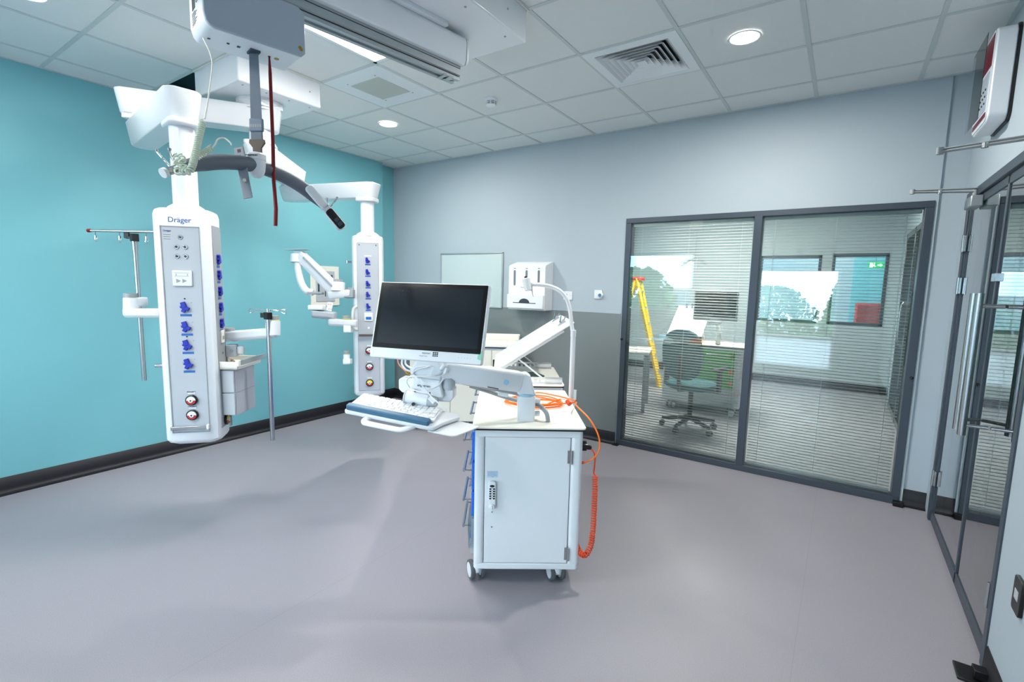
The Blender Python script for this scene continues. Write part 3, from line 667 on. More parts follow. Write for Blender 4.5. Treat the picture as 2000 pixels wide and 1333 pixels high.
m = MB(Ti).box(-.022, .022, -.002, .002, -.036, .036, 0, frame(at(644, 599, D2), RM[0], RM[1]) @ Matrix.Rotation(.22, 4, 'Y')); link('label_plate', m, M_white2, t, bev=.001)
m = MB(Ti)
for dx, dy in ((-2, -5), (2, -5), (-1, 4), (3, 4)): m.box(-.003, .003, -.004, -.002, -.004, .004, 0, frame(at(644 + dx, 600 + dy, D2), RM[0], RM[1]))
link('label_marks', m, M_orange, t)
knobring(Ti, at(676, 623, D2), .03, t)
link('clamp', MB(Ti).box(-.03, .03, -.03, .03, -.03, .035, 0, frame(at(680, 643, D2), RM[0], RM[1])), M_white2, t, bev=.006)
t = thing('arm_bracket', 'small white pivot bracket low on the left side of the far pendant', 'bracket', at(680, 700, D2 + .06)); Ti = inv(t)
link('pivot_block', MB(Ti).cyl(at(677, 693, D2 + .06), at(677, 712, D2 + .06), .026, 20), M_white2, t); knobring(Ti, at(677, 692, D2 + .06), .024, t)
link('clamp', MB(Ti).box(-.03, .03, -.03, .03, -.02, .02, 0, frame(at(679, 706, D2 + .06), RM[0], RM[1])), M_white2, t, bev=.004)
# ---------------- infusion pole, left of pendant one
DL = 2.85
t = thing('infusion_pole', 'steel drip pole with a straight hook bar, left of the nearer pendant', 'drip stand', at(270, 600, DL)); Ti = inv(t)
pt, pb = at(266, 453, DL), at(266, 453, DL); pz = at(277, 747, DL).z; px_ = at(272, 600, DL)
link('pole', MB(Ti).cyl((px_.x, px_.y, pz), (px_.x, px_.y, at(267, 458, DL).z), .0125, 20), M_steel, t)
dxy = (at(300, 457, DL) - at(183, 450, DL)); dxy.z = 0; cz = at(266, 454, DL).z; c0 = Vector((px_.x, px_.y, cz)); dxy.normalize()
link('cross_bar', MB(Ti).cyl(c0 - dxy * .26, c0 + dxy * .26, .0075, 14), M_steel, t)
link('bar_end_cap', MB(Ti).cyl(c0 - dxy * .268, c0 - dxy * .252, .0105, 12), M_cord, t); link('bar_end_cap', MB(Ti).cyl(c0 + dxy * .268, c0 + dxy * .252, .0105, 12), M_cord, t)
for f in (-.225, -.085, .07, .2):
    h0 = c0 + dxy * f; m = MB(Ti).tube(smooth_path([h0, h0 - Vector((0, 0, .035)), h0 - Vector((0, 0, .05)) + dxy * .008, h0 - Vector((0, 0, .062)), h0 - Vector((0, 0, .055)) - dxy * .01], 6), .0025, 8)
    link('drip_hook', m, M_chrome, t)
    link('hook_catch', MB(Ti).cyl(h0 - Vector((0, 0, .028)), h0 - Vector((0, 0, .05)), .006, 10), M_chrome, t)
kz = c0 - Vector((0, 0, .035)); link('height_lock', MB(Ti).box(-.018, .018, -.018, .018, -.022, .022, 0, Matrix.Translation(kz)).cyl(kz, kz - dxy * .05, .007, 10).box(-.062, -.03, -.007, .007, -.004, .028, 0, Matrix.Translation(kz) @ Matrix.Rotation(.5, 4, 'Z')), M_black, t, bev=.003)
link('pole_sleeve', MB(Ti).cyl(kz - Vector((0, 0, .02)), kz - Vector((0, 0, .07)), .015, 16), M_steel, t)
t = thing('pole_support_arm', 'white jointed arm holding the straight-bar drip pole, left of the nearer pendant', 'support arm', at(262, 600, DL)); Ti = inv(t)
link('main_link', armbox(Ti, at(256, 612, DL - .04), at(312, 612, DL - .1), .075, .052), M_white2, t, bev=.005)
link('second_link', armbox(Ti, at(257, 591, DL - .04), at(275, 590, DL), .06, .055), M_white2, t, bev=.005)
link('joint_housing', MB(Ti).cyl(at(256, 605, DL - .04), at(256, 583, DL - .04), .038, 24), M_white2, t)
knobring(Ti, at(255, 582, DL - .04), .034, t)
# ---------------- infusion pole, right of pendant one
DR = 3.0
t = thing('infusion_pole', 'long steel drip pole with two wire loop hooks, right of the nearer pendant', 'drip stand', at(528, 740, DR)); Ti = inv(t)
pp = at(528, 740, DR); zt_ = at(524, 610, DR).z; zb = at(532, 865, DR).z
link('pole', MB(Ti).cyl((pp.x, pp.y, zb), (pp.x, pp.y, zt_), .0135, 20), M_steel, t)
rx = RM[0].copy(); rx.z = 0; rx.normalize(); top = Vector((pp.x, pp.y, at(524, 605, DR).z))
for s_ in (-1, 1):
    m = MB(Ti).tube(smooth_path([top, top + rx * s_ * .05, top + rx * s_ * .085 + Vector((0, 0, -.014)), top + rx * s_ * .105 + Vector((0, 0, -.018)), top + rx * s_ * .113 + Vector((0, 0, -.004)), top + rx * s_ * .10 + Vector((0, 0, .004)), top + rx * s_ * .05 + Vector((0, 0, .003))], 6), .0025, 8)
    link('wire_hook', m, M_chrome, t)
link('hook_hub', MB(Ti).cyl(top - Vector((0, 0, .012)), top + Vector((0, 0, .008)), .011, 14), M_chrome, t)
kz = top - Vector((0, 0, .035)); link('height_lock', MB(Ti).box(-.02, .02, -.018, .018, -.022, .022, 0, Matrix.Translation(kz)).box(-.045, -.02, -.006, .006, -.012, .018, 0, Matrix.Translation(kz) @ Matrix.Rotation(.6, 4, 'Z')), M_black, t, bev=.003)
t = thing('pole_support_arm', 'long white jointed arm holding the loop-hook drip pole, right of the nearer pendant', 'support arm', at(490, 655, DR)); Ti = inv(t)
link('main_link', armbox(Ti, at(450, 657, DR), at(529, 651, DR), .085, .062), M_white2, t, bev=.006)
link('joint_housing', MB(Ti).cyl(at(533, 655, DR), at(533, 627, DR), .042, 24), M_white2, t); knobring(Ti, at(533, 625, DR), .036, t)
link('second_link', armbox(Ti, at(533, 632, DR), Vector((pp.x, pp.y, at(533, 632, DR).z)) + RM[1] * .05, .06, .05), M_white2, t, bev=.005)
link('joint_housing', MB(Ti).cyl(at(447, 668, DR), at(447, 650, DR), .04, 24), M_white2, t); knobring(Ti, at(446, 649, DR), .036, t)
# ---------------- drawer unit behind pendant one
t = thing('pendant_drawer_unit', 'grey two-drawer unit with a white shelf on top, hanging behind the nearer pendant', 'drawer unit', at(465, 760, 2.95))
yw = .60; o = at(440, 812, 2.85); 
M = Matrix.Translation(Vector((-2.955, 1.42, .735))) @ Matrix.Rotation(yw, 4, 'Z'); T = inv(t) @ M
# local: x right, y away, z up; front-right edge at x=0
UW, UD, UH = .30, .21, .28
link('carcass', MB(T).box(-UW, 0, 0, UD, 0, UH), M_pgrey, t, bev=.003)
for z0, z1 in ((.004, .136), (.142, .276)):
    dr = link('drawer', MB(T).box(-UW + .004, -.004, -.014, .0, z0, z1), M_pgrey, t, bev=.003)
link('side_groove', MB(T).box(0, .0012, .0, UD, .137, .140), M_grey, t)
sh = link('shelf', MB(T).box(-UW - .04, .03, -.03, UD + .03, UH + .004, UH + .02).box(-UW - .04, .03, -.03, -.022, UH + .004, UH + .05).box(-UW - .04, .03, UD + .022, UD + .03, UH + .004, UH + .05), M_ivory, t, bev=.003)
link('shelf_rail', MB(T).box(.035, .050, -.04, UD + .05, UH + .03, UH + .06), M_alu, t, bev=.003)
link('rail_end_cap', MB(T).box(.032, .053, -.055, -.03, UH + .027, UH + .063), M_ivory, t, bev=.003)
t = thing('coiled_lead', 'thin orange-brown lead lying on the white shelf behind the nearer pendant', 'cable', M @ Vector((-.1, .2, UH + .02)))
pts = [M @ Vector((-.16 + .05 * math.cos(a * .7), .15 + a * .018 + .03 * math.sin(a * 1.1), UH + .026)) for a in range(14)]
link('lead', MB(inv(t)).tube(smooth_path(pts, 5), .004, 8), mat('tan_cable', (196, 150, 110), .6), t)
t = thing('power_isolation_panel', 'grey recessed wall panel with a hinged cover on the teal wall', 'wall panel', (XL, 3.305, 1.49))
T = Matrix.Rotation(math.pi / 2, 4, 'Z')
link('surround', MB(T).box(-.18, .18, -.012, 0, -.225, .215), M_ivory, t, bev=.004)
link('door', MB(T).box(-.118, .118, -.02, -.01, -.175, .16), M_pgrey, t, bev=.002)
link('slots', MB(T).box(-.10, -.078, -.0215, -.018, -.1, .12).box(.068, .09, -.0215, -.018, -.1, .12).box(-.012, .0, -.0215, -.018, -.12, .02), M_dgrey, t)
# ================================================================== hoist
HD = Vector((.15, .9887, 0)).normalized(); HN = Vector((HD.y, -HD.x, 0)); HC = Vector((-1.835, 1.70, 0))
MH = Matrix((HN, HD, Vector((0, 0, 1)))).transposed().to_4x4(); MH.translation = HC      # x right of the rail, y along it
t = thing('hoist_rail', 'white ceiling arm with an aluminium hoist track beneath it, at the top', 'hoist rail', (HC.x, HC.y, 2.6)); T = inv(t) @ MH
prof = [(-.078, 2.675), (.062, 2.675), (.074, 2.70), (.078, 2.78), (.07, 2.805), (-.07, 2.805), (-.078, 2.78)]
ends = lambda y: [Vector((x, y, z)) for x, z in prof]
link('rail_cover', MB(T).loft([ends(-1.15), ends(.355)]), M_white, t, bev=.006)
link('cover_end_cap', MB(T).loft([ends(.357), [Vector((x * .97, .372, z)) for x, z in prof], [Vector((x * .85, .378, (z - 2.74) * .85 + 2.74)) for x, z in prof]]), M_white2, t, bev=.002)
link('ceiling_bearing', MB(T).box(-.09, .095, -.25, .22, 2.803, 2.828), M_white, t, bev=.006)
m = MB(T).prism([(-.034, 2.604), (-.012, 2.604), (-.012, 2.612), (.012, 2.612), (.012, 2.604), (.034, 2.604), (.034, 2.618), (.030, 2.622), (.036, 2.63), (.036, 2.676), (-.036, 2.676), (-.036, 2.63), (-.030, 2.622), (-.034, 2.618)], -1.15, .345, Matrix(((1, 0, 0, 0), (0, 0, 1, 0), (0, 1, 0, 0), (0, 0, 0, 1))))
link('hoist_track', m, M_alu, t)
link('track_slot', MB(T).box(.0345, .0355, -1.15, .33, 2.619, 2.6225).box(.0365, .0372, -1.15, .345, 2.660, 2.663), M_black, t)
link('track_end_stop', MB(T).box(-.02, .038, .27, .30, 2.597, 2.608).box(-.02, .038, .235, .255, 2.597, 2.608), M_steel, t, bev=.002)
# motor unit
t = thing('hoist_motor', 'boxy grey and white patient hoist motor hanging from the ceiling rail', 'hoist', at(500, 60, 1.85)); 
MO = Matrix.Translation(Vector((-1.945, 1.045, 2.42))) @ Matrix.Rotation(-math.radians(11.5), 4, 'Z'); MOT = inv(t) @ MO
LN, WD, HT = .345, .19, .178                       # length along the rail (y), width (x), height
def hout(k):                                       # outline in the y-z plane with a big lower corner radius at the near end
    return [(-LN / 2 + .035, 0 + k), (LN / 2 - .014, k), (LN / 2 - k, .014), (LN / 2 - k, HT - .02), (LN / 2 - .025, HT - k), (-LN / 2 + .03, HT - k), (-LN / 2 + k, HT - .03), (-LN / 2 + k, .045), (-LN / 2 + .008, .018), (-LN / 2 + .018, .006)]
yz = lambda pts, x: [Vector((x, a, b)) for a, b in pts]
link('casing', MB(MOT).loft([yz(hout(0), -WD / 2), yz(hout(0), WD / 2 - .012)]), M_white2, t, bev=.003)
link('side_cover', MB(MOT).loft([yz(hout(0), WD / 2 - .0115), yz(hout(0), WD / 2 - .003), yz(hout(.003), WD / 2)]), mat('blue_grey_cover', (168, 178, 190), .4), t, bev=.002)
Mn = MOT @ frame((0, -LN / 2 - .0006, .10), (1, 0, 0), (0, 0, 1))
link('model_badge', MB(Mn).box(-.05, -.01, -.01, .03, 0, .0008), M_text, t)
text('lettering', 'GH', .03, Mn @ Matrix.Translation((.022, .008, 0)), M_text, t)
m = MB(Mn)
for k in range(7): m.box(-.06, -.012 + (k % 3) * .012, -.062 + k * .007, -.060 + k * .007, 0, .0006)
link('small_print', m, M_text, t)
link('strap_guide', MB(MOT).box(-.024, .024, -.006, .03, -.008, .002), M_dgrey, t, bev=.002)
m = MB(MOT)
m.lathe([(.005, .0), (.005, -.002), (0, -.002)], 12, Matrix.Translation((.0, -.075, 0))); m.box(-.006, .006, -.045, -.035, -.002, .001); m.lathe([(.005, 0), (.005, -.002), (0, -.002)], 10, Matrix.Translation((-.01, -.135, 0)))
m.lathe([(.005, 0), (.005, -.002), (0, -.002)], 10, Matrix.Translation((.0, .068, 0)))
link('sensor_holes', m, M_black, t)
m = MB(MOT).lathe([(.009, 0), (.009, -.002), (0, -.002)], 16, Matrix.Translation((.0, .095, 0))).lathe([(.006, 0), (.006, .002), (0, .002)], 14, Matrix.Translation((WD / 2, .15, .03)) @ Matrix.Rotation(math.pi / 2, 4, 'Y')).lathe([(.006, 0), (.006, .002), (0, .002)], 14, Matrix.Translation((WD / 2, .155, .024)) @ Matrix.Rotation(math.pi / 2, 4, 'Y'))
link('brass_contacts', m, mat('brass', (190, 150, 50), .3, metal=.8), t)
link('trolley', MB(MOT).box(-.03, .03, -.10, -.05, HT - .004, HT + .012).box(-.03, .03, .05, .10, HT - .004, HT + .012), M_steel, t, bev=.002)
# strap and clip
ST = MO @ Vector((0, .012, -.006)); SB = Vector((ST.x, ST.y, 0)); sx = (Vector((RM[0].x, RM[0].y, 0))).normalized(); sy = Vector((-sx.y, sx.x, 0))
zs = [2.17, 2.125, 2.085, 2.06]
def strip(m, z0, z1, w0, w1, th, off=0):
    rings = []
    for z, w_ in ((z0, w0), (z1, w1)):
        c_ = Vector((ST.x, ST.y, z)) + sy * off; rings.append([c_ + sx * a * w_ / 2 + sy * b * th / 2 for a, b in ((-1, -1), (1, -1), (1, 1), (-1, 1))])
    return m.loft(rings)
link('lifting_strap', strip(MB(inv(t)), 2.415, 2.095, .034, .046, .003), M_web, t)
link('strap_sleeve', strip(MB(inv(t)), 2.175, 2.125, .054, .054, .014), mat('blue_grey_plastic', (112, 128, 146), .45), t, bev=.005)
m = MB(inv(t))
for k in range(5):
    c_ = Vector((ST.x, ST.y, 2.146)) - sy * .0072 + sx * (-.018 + k * .009)
    m.box(-.0035, .0035, -.0006, .0004, -.006, .006, 0, frame(c_, sx, sy))
link('sleeve_windows', m, M_grey, t)
m = MB(inv(t)); 
m.prism([(-.029, .022), (.029, .022), (.031, .008), (.017, -.010), (.017, -.045), (-.017, -.045), (-.017, -.010), (-.031, .008)], -.005, .005, frame(Vector((ST.x, ST.y, 2.075)), sx, (0, 0, 1)))
link('strap_clip', m, M_brown, t, bev=.002)
m = MB(inv(t)); c_ = Vector((ST.x, ST.y, 2.11))
m.box(-.021, .021, -.004, .003, -.014, .014, 0, frame(c_, sx, sy)); link('stitched_end', m, M_web, t)
cb = MO @ Vector((.0, .068, -.002)); zc = at(538, 438, 1.9).z
m = MB(inv(t)).tube([cb, cb + Vector((.002, 0, -.06)), Vector((cb.x + .004, cb.y, 2.1)), Vector((cb.x, cb.y, 1.95)), Vector((cb.x + .006, cb.y + .002, 1.84)), Vector((cb.x + .001, cb.y, zc))], [.003, .0065, .007, .0072, .0075, .0075], 8); link('emergency_pull_cord', m, M_cord, t)
# spreader bar: arched padded tube
t = thing('hoist_spreader_bar', 'arched grey padded spreader bar hanging from the hoist strap', 'spreader bar', (ST.x, ST.y, 2.0)); Ti = inv(t); S0 = t
ph = 1.80; bd = Vector((math.cos(ph), math.sin(ph), 0)); CB = Vector((ST.x, ST.y, 1.995)); HL, DRP = .36, .098
def arc(s): return CB + bd * HL * s - Vector((0, 0, DRP * s * s))
pts = [arc(-.86 + 1.9 * k / 24) for k in range(25)]
m = MB(Ti).tube(pts, [.020 + .0085 * min(1, (1 - abs(-1 + 2 * k / 24)) * 4) for k in range(25)], 20, flat=.95); link('padded_bar', m, M_slate, t)
for s_ in (-1, 1):
    e0 = .0 if s_ < 0 else .12
    a, b = arc((.84 + e0) * s_), arc((1.0 + e0) * s_); link('bar_end', MB(Ti).cyl(a, b, .013, 16), M_steel, t)
    link('end_cap', MB(Ti).cyl(b, arc((1.03 + e0) * s_), .016, 16), M_white2, t)
    for q in (-1, 1):
        e = arc((.93 + e0) * s_); n_ = Vector((-bd.y, bd.x, 0)) * q
        m = MB(Ti).tube(smooth_path([e + Vector((0, 0, -.01)), e + n_ * .018 + Vector((0, 0, .012)), e + n_ * .022 + bd * s_ * .02 + Vector((0, 0, .035)), e + n_ * .03 + bd * s_ * .03 + Vector((0, 0, .052))], 5), .004, 8)
        m.lathe([(0, -.006), (.006, -.003), (.006, .003), (0, .006)], 10, Matrix.Translation(e + n_ * .03 + bd * s_ * .03 + Vector((0, 0, .055)))); link('sling_hook', m, M_chrome, t)
m = MB(Ti).lathe([(0, 1.948), (.013, 1.950), (.024, 1.960), (.030, 1.977), (.032, 1.996), (.032, 2.014), (.0345, 2.016), (.034, 2.036), (.024, 2.043), (0, 2.043)], 32, Matrix.Translation(Vector((ST.x, ST.y, 0)) - sy * .012)); hub = link('white_hub', m, M_white2, t)
Mh = Ti @ frame(Vector((ST.x, ST.y, 2.027)) - sy * .0465, sx, (0, 0, 1))
text('hub_lettering', 'GULDMANN', .008, Mh, M_text, t, ext=.0012)
pl = arc(-.32)
Mp = frame(pl + Vector((0, 0, .0)) - sy * .0, sx * 1.0 + Vector((0, 0, -.14)), Vector((0, 0, 1)))
# ---- tag plate behind the bar with a number
t = thing('numbered_plate', 'flat grey plate with a printed 2, clipped upright through the spreader bar', 'plate', pl); Ti = inv(t)
C1, C2 = at(457, 278, 1.80), at(476, 380, 1.80); up = (C1 - C2).normalized()
c_ = at(466, 332, 1.80); Mp = frame(c_ + sy * .0, sx - up * sx.dot(up), up); 
link('plate', MB(Ti @ Mp).box(-.0175, .0175, -.098, .098, -.035, -.030), mat('mid_grey_plate', (134, 138, 148), .5), t, bev=.001)
text('number', '2', .024, Ti @ Mp @ Matrix.Translation((.001, .058, -.0298)), M_text, t)
link('printed_square', MB(Ti @ Mp).box(-.006, .007, .078, .090, -.030, -.0295), M_text, t)
for z in (.032, -.036): link('clip_screw', MB(Ti @ Mp).cyl((.006, z, -.03), (.008, z, -.012), .007, 12), M_chrome, t)
# ---- handset clamped on the far end
t = thing('hoist_hand_control', 'white and black hand control clipped on the lower end of the spreader bar', 'remote control', at(640, 405, 2.1)); Ti = inv(t)
h0, h1, h2 = at(602, 366, 2.02), at(641, 412, 2.08), at(667, 443, 2.12); hx = (h2 - h0).normalized()
Mh = frame(h0, hx, (0, 0, 1)); ln1 = (h1 - h0).length; ln2 = (h2 - h0).length
link('white_body', MB(Ti @ Mh).prism(rrect(ln1 + .01, .034, .014, cx=ln1 / 2), -.010, .010), M_white2, t, bev=.004)
link('black_keypad', MB(Ti @ Mh).prism(rrect(ln2 - ln1 + .012, .036, .012, cx=(ln1 + ln2) / 2), -.011, .012), M_black, t, bev=.004)
link('white_rim', MB(Ti @ Mh).prism(rrect(ln2 - ln1 + .016, .041, .014, cx=(ln1 + ln2) / 2 + .003), -.012, .008), M_white2, t, bev=.003)
m = MB(Ti @ Mh)
for k in (0, 1): m.prism(rrect(.016, .02, .003, cx=ln2 - .035 + k * .02), .012, .0135)
link('key', m, M_dgrey, t)
link('holder', MB(Ti @ Mh).tube([Vector((ln1 - .02, .02 * math.cos(a), .018 * math.sin(a))) for a in [k * math.pi / 8 for k in range(16)]], .003, 8, closed=True), M_chrome, t)
# ---- coiled lead
t = thing('coiled_control_lead', 'pale green-white coiled lead from the hoist motor, wound round the end of the spreader bar', 'cable', at(375, 300, 1.75)); Ti = inv(t)
DW = 1.60
ca = MO @ Vector((-.03, -.148, .002))
p0 = [ca, at(414, 120, 1.72), at(407, 190, 1.70), at(400, 232, 1.68)]
link('straight_lead', MB(Ti).tube(smooth_path(p0, 10), .0026, 8), M_ivory, t)
M_lead = mat('pale_green_white_cable', (206, 216, 200), .5)
hp = [at(396, 238, 1.67), at(387, 275, 1.63), at(379, 312, 1.59), at(372, 332, 1.565), at(364, 336, 1.56), at(358, 328, 1.56)]
link('coil', MB(Ti).tube(helix(hp, .0095, 27, 12), .0027, 6), M_lead, t)
for k, px in enumerate((344, 354)):
    q = [at(px, 306, 1.585), at(px + 3, 318, 1.565), at(px + 4, 336, 1.585), at(px + 1, 324, 1.65), at(px - 1, 307, 1.64)]
    link('coil', MB(Ti).tube(helix(q, .0095, 12, 12), .0027, 6), M_lead, t)
q = [at(384, 308, DW + .02), at(400, 298, DW + .04), at(414, 288, DW + .06)]
link('coil', MB(Ti).tube(helix(q, .0085, 8, 12), .0024, 6), M_lead, t)
link('straight_lead', MB(Ti).tube(smooth_path([at(414, 288, DW + .06), at(420, 282, DW + .07), at(426, 272, DW + .08), at(438, 270, DW + .1), at(449, 278, DW + .1), at(452, 284, DW + .1)], 8), .0028, 8), M_ivory, t)
# ================================================================== workstation trolley
def twin_caster(T, parent, u, w_, r=.05, yaw=0, name='caster'):
    Mc = T @ Matrix.Translation((u, w_, 0)) @ Matrix.Rotation(yaw, 4, 'Z')
    o = link(name, MB(Mc).lathe([(0, .098), (.024, .098), (.024, .062), (.018, .05), (0, .05)], 20).box(-.018, .018, -.012, .05, .045, .085), M_white2, parent, bev=.002)
    for s_ in (-1, 1):
        Mw = Mc @ Matrix.Translation((s_ * .028, .028, r)) @ Matrix.Rotation(math.pi / 2, 4, 'Y')
        link('tyre', MB(Mw).lathe([(r * .76, -.011), (r * .96, -.011), (r, -.006), (r, .006), (r * .96, .011), (r * .76, .011)], 36), M_rubber, o)
        link('wheel_hub', MB(Mw).lathe([(0, -.014), (r * .3, -.014), (r * .74, -.0125), (r * .77, 0), (r * .74, .0125), (r * .3, .014), (0, .014)], 32), M_white2, o)
    return o
def d_handle(T, parent, w0, w1, z, x0=0, out=.045):
    m = MB(T); m.cyl((x0 - out, w0 - .012, z), (x0 - out, w1 + .012, z), .007, 12)
    for w_ in (w0, w1): m.cyl((x0 - out, w_, z), (x0, w_, z), .0055, 10)
    return link('drawer_handle', m, M_steel, parent)
def workstation(label, A, rz, M_dr, length=1.60, full=True):
    t = thing('workstation_trolley', label, 'trolley', A, rz); T = Matrix.Identity(4); Wd = .568
    body = MB(T)
    u0, u1, w0, z0, z1 = .014, .556, .012, .098, .838
    # front frame: rounded vertical corners around the door
    body.prism(rrect(u1 - u0, .06, .022, cx=(u0 + u1) / 2, cy=w0 + .03), z0, z0 + .03); body.prism(rrect(u1 - u0, .06, .022, cx=(u0 + u1) / 2, cy=w0 + .03), .80, z1)
    body.prism(rrect(.05, .06, .02, cx=u0 + .025, cy=w0 + .03), z0 + .028, .802); body.prism(rrect(.06, .06, .022, cx=u1 - .03, cy=w0 + .03), z0 + .028, .802)
    body.box(u0 + .012, u1, w0 + .05, length - .02, z0, z1)
    b = link('cabinet_body', body, M_white, t, bev=.003)
    dr = link('door', MB(T).box(.066, .494, w0 + .006, w0 + .03, .130, .798), M_white, t, bev=.003)
    link('door_gap', MB(T).box(.058, .502, w0 + .03, w0 + .05, .12, .81), M_dgrey, t)
    for z in (.185, .70):
        h = MB(T).cyl((.500, w0 - .002, z - .035), (.500, w0 - .002, z + .035), .006, 12); h.box(.480, .502, w0 + .0, w0 + .004, z - .033, z + .033); link('hinge', h, M_steel, dr)
    if full:
        Mk = T @ frame((.105, w0 + .006, 0), (1, 0, 0), (0, 0, 1))      # x right, y up, z towards viewer
        lk = link('keypad_lock', MB(Mk).prism(rrect(.036, .145, .012, cx=0, cy=.50), 0, .022), M_white2, dr, bev=.004)
        m = MB(Mk).prism([(.012 * math.cos(a * math.pi / 10), .551 + .006 * math.sin(a * math.pi / 10)) for a in range(20)], .022, .0235)
        for r_ in range(5):
            for c_ in (-.0092, .0092): m.prism([(c_ + .0056 * math.cos(a * math.pi / 8), .536 - r_ * .0125 + .004 * math.sin(a * math.pi / 8)) for a in range(16)], .022, .0235)
            m.prism([(.002 * math.cos(a * math.pi / 4), .541 - r_ * .0125 + .002 * math.sin(a * math.pi / 4)) for a in range(8)], .022, .0232)
        link('lock_buttons', m, M_black, lk)
        link('lock_knob', MB(Mk).lathe([(.013, .02), (.013, .034), (.010, .037), (0, .037)], 28, Matrix.Translation((0, .445, 0))).box(-.002, .002, .436, .454, .036, .044), M_white2, lk)
        link('instruction_label', MB(Mk).box(-.028, .028, .588, .622, 0, .0006), mat('pale_blue_label', (196, 214, 232), .5), dr)
        for k, s in enumerate(('To open the lock enter code', 'press the green light will', 'light up for 4 seconds, turn', 'lock, and turn 90 degrees', 'to open')):
            text('label_text', s, .0042, Mk @ Matrix.Translation((0, .617 - k * .0062, .0008)), M_textb, dr, ext=.0001)
        each('screw', [MB(Mk).lathe([(.0035, 0), (.0035, .003), (0, .003)], 10, Matrix.Translation((0, y_, 0))) for y_ in (.405, .325)], M_steel, dr)
    # worktops: cream laminate on a black core
    def top(name, w0_, w1_, z, th):
        o = link(name, MB(T).prism(rrect(Wd, w1_ - w0_, .022, cx=Wd / 2, cy=(w0_ + w1_) / 2), z - th * .45, z), M_cream, t)
        link('black_edge', MB(T).prism(rrect(Wd, w1_ - w0_, .022, cx=Wd / 2, cy=(w0_ + w1_) / 2), z - th, z - th * .45), M_black, o); return o
    top('worktop', 0, .868, .852, .016); top('rear_worktop', .87, length, .884, .018)
    link('rear_riser', MB(T).box(.02, Wd - .02, .885, length - .02, .836, .868), M_white, t)
    # drawers on the left side
    wz = [(.135, .33, 0), (.345, .475, 1), (.49, .635, 1), (.65, .80, 1)]
    for bank, (wa, wb_) in enumerate(((.09, .56), (.60, 1.06), (1.10, 1.54))):
        if wb_ > length: continue
        for z0_, z1_, kind in wz:
            f = link('drawer', MB(T).box(-.004, .03, wa, wb_, z0_, z1_), M_dr if kind else M_pgrey, t, bev=.003)
            d_handle(T, f, wa + .03, wa + .30, z1_ - .05, .0, .045)
            if kind == 1 and bank == 0 and z0_ < .6: link('orange_label', MB(T).box(-.006, -.004, wa + .01, wa + .06, z0_ + .03, z0_ + .09), M_orange, f)
    if full:
        link('clear_bin', MB(T).loft([[Vector(p) for p in ((-.012, .03, .20), (.012, .03, .20), (.012, .4, .20), (-.012, .4, .20))], [Vector(p) for p in ((-.018, .03, .35), (.012, .03, .35), (.012, .4, .35), (-.018, .4, .35))]]), M_clear, t)
    for u, w_, yw in ((.035, .07, .35), (.455, .06, .25), (.06, length - .15, 1.2), (.5, length - .15, .6)): twin_caster(T, t, u, w_, yaw=yw)
    # slotted rails standing on the rear worktop
    def slotted(w_, ua, ub, z, h):
        m = MB(T); m.box(ua, ub, w_, w_ + .003, z, z + .014); m.box(ua, ub, w_, w_ + .003, z + h - .014, z + h); m.box(ub - .12, ub, w_, w_ + .003, z, z + h); m.box(ua, ua + .02, w_, w_ + .003, z, z + h)
        u = ua + .04
        while u < ub - .13: m.box(u, u + .017, w_, w_ + .003, z + .01, z + h * .62); u += .034
        return link('slotted_rail', m, M_white2, t)
    if full: slotted(.90, .12, .555, .885, .048)
    slotted(length - .10, .12, .54, .885, .052)
    # tilting chart board
    P0, P1_ = Vector((.085, 0, .945)), Vector((.640, 0, 1.303)); d = (P1_ - P0).normalized(); n = Vector((-d.z, 0, d.x)); L_ = (P1_ - P0).length
    Mb = T @ frame(P0, d, (0, 1, 0))
    wa, wb_ = (1.03, 1.80) if full else (.50, .93)
    bd_ = link('tilted_board', MB(Mb).prism(rrect(L_, wb_ - wa, .012, cx=L_ / 2, cy=(wa + wb_) / 2), -.010, 0), M_white, t, bev=.002)
    for wr_ in (wa + .01, wb_ - .03): link('board_rib', MB(Mb).box(.03, L_ * .86, wr_, wr_ + .018, -.028, -.0101), M_white2, bd_)
    link('hinge_block', MB(T).box(.07, .115, wa + .0, wa + .02, .884, .94).box(.07, .115, min(1.56, wb_ - .02), min(1.58, wb_), .884, .94), M_black, t)
    for w_ in (wa + .03, min(1.52, wb_ - .04)):
        s0 = P0 + d * .21; link('strut', MB(T).tube([Vector((s0.x, w_, s0.z - .03)), Vector((.44, w_, .889))], .006, 10), M_white2, t)
    for w_ in (wa + .24, wb_ - .12):
        Mc = Mb @ Matrix.Translation((L_ - .045, w_, 0)) @ Matrix.Scale(1.35, 4)
        m = MB(Mc); m.prism([(-.04, .0), (.01, .0), (.004, .018), (-.03, .005)], -.018, .018, Matrix(((1, 0, 0, 0), (0, 0, 1, 0), (0, 1, 0, 0), (0, 0, 0, 1))))
        m.tube([Vector((-.02, 0, .012)), Vector((.012, 0, .05))], [.012, .004], 8, flat=.4); m.tube([Vector((.0, .012, .008)), Vector((.02, .012, .022)), Vector((.026, 0, .02)), Vector((.02, -.012, .022)), Vector((.0, -.012, .008))], .002, 6)
        link('bulldog_clip', m, M_steel, bd_)
    if full:
        # charging cabinet fittings on the right side
        link('side_socket', MB(T).box(.556, .566, .15, .21, .66, .735), M_red, t, bev=.003)
        link('side_plate', MB(T).box(.556, .562, .30, .36, .765, .81), M_white2, t, bev=.002)
        link('warning_label', MB(T).box(.556, .5575, .16, .2, .46, .49), M_red, t)
    return t
TH = math.radians(35.5)
A0 = Vector((-1.46, 1.81, 0))
WS = workstation('white computer trolley with a cream worktop and keypad-locked door, mid floor', A0, TH, M_drawer)
MW = WM[WS.name]
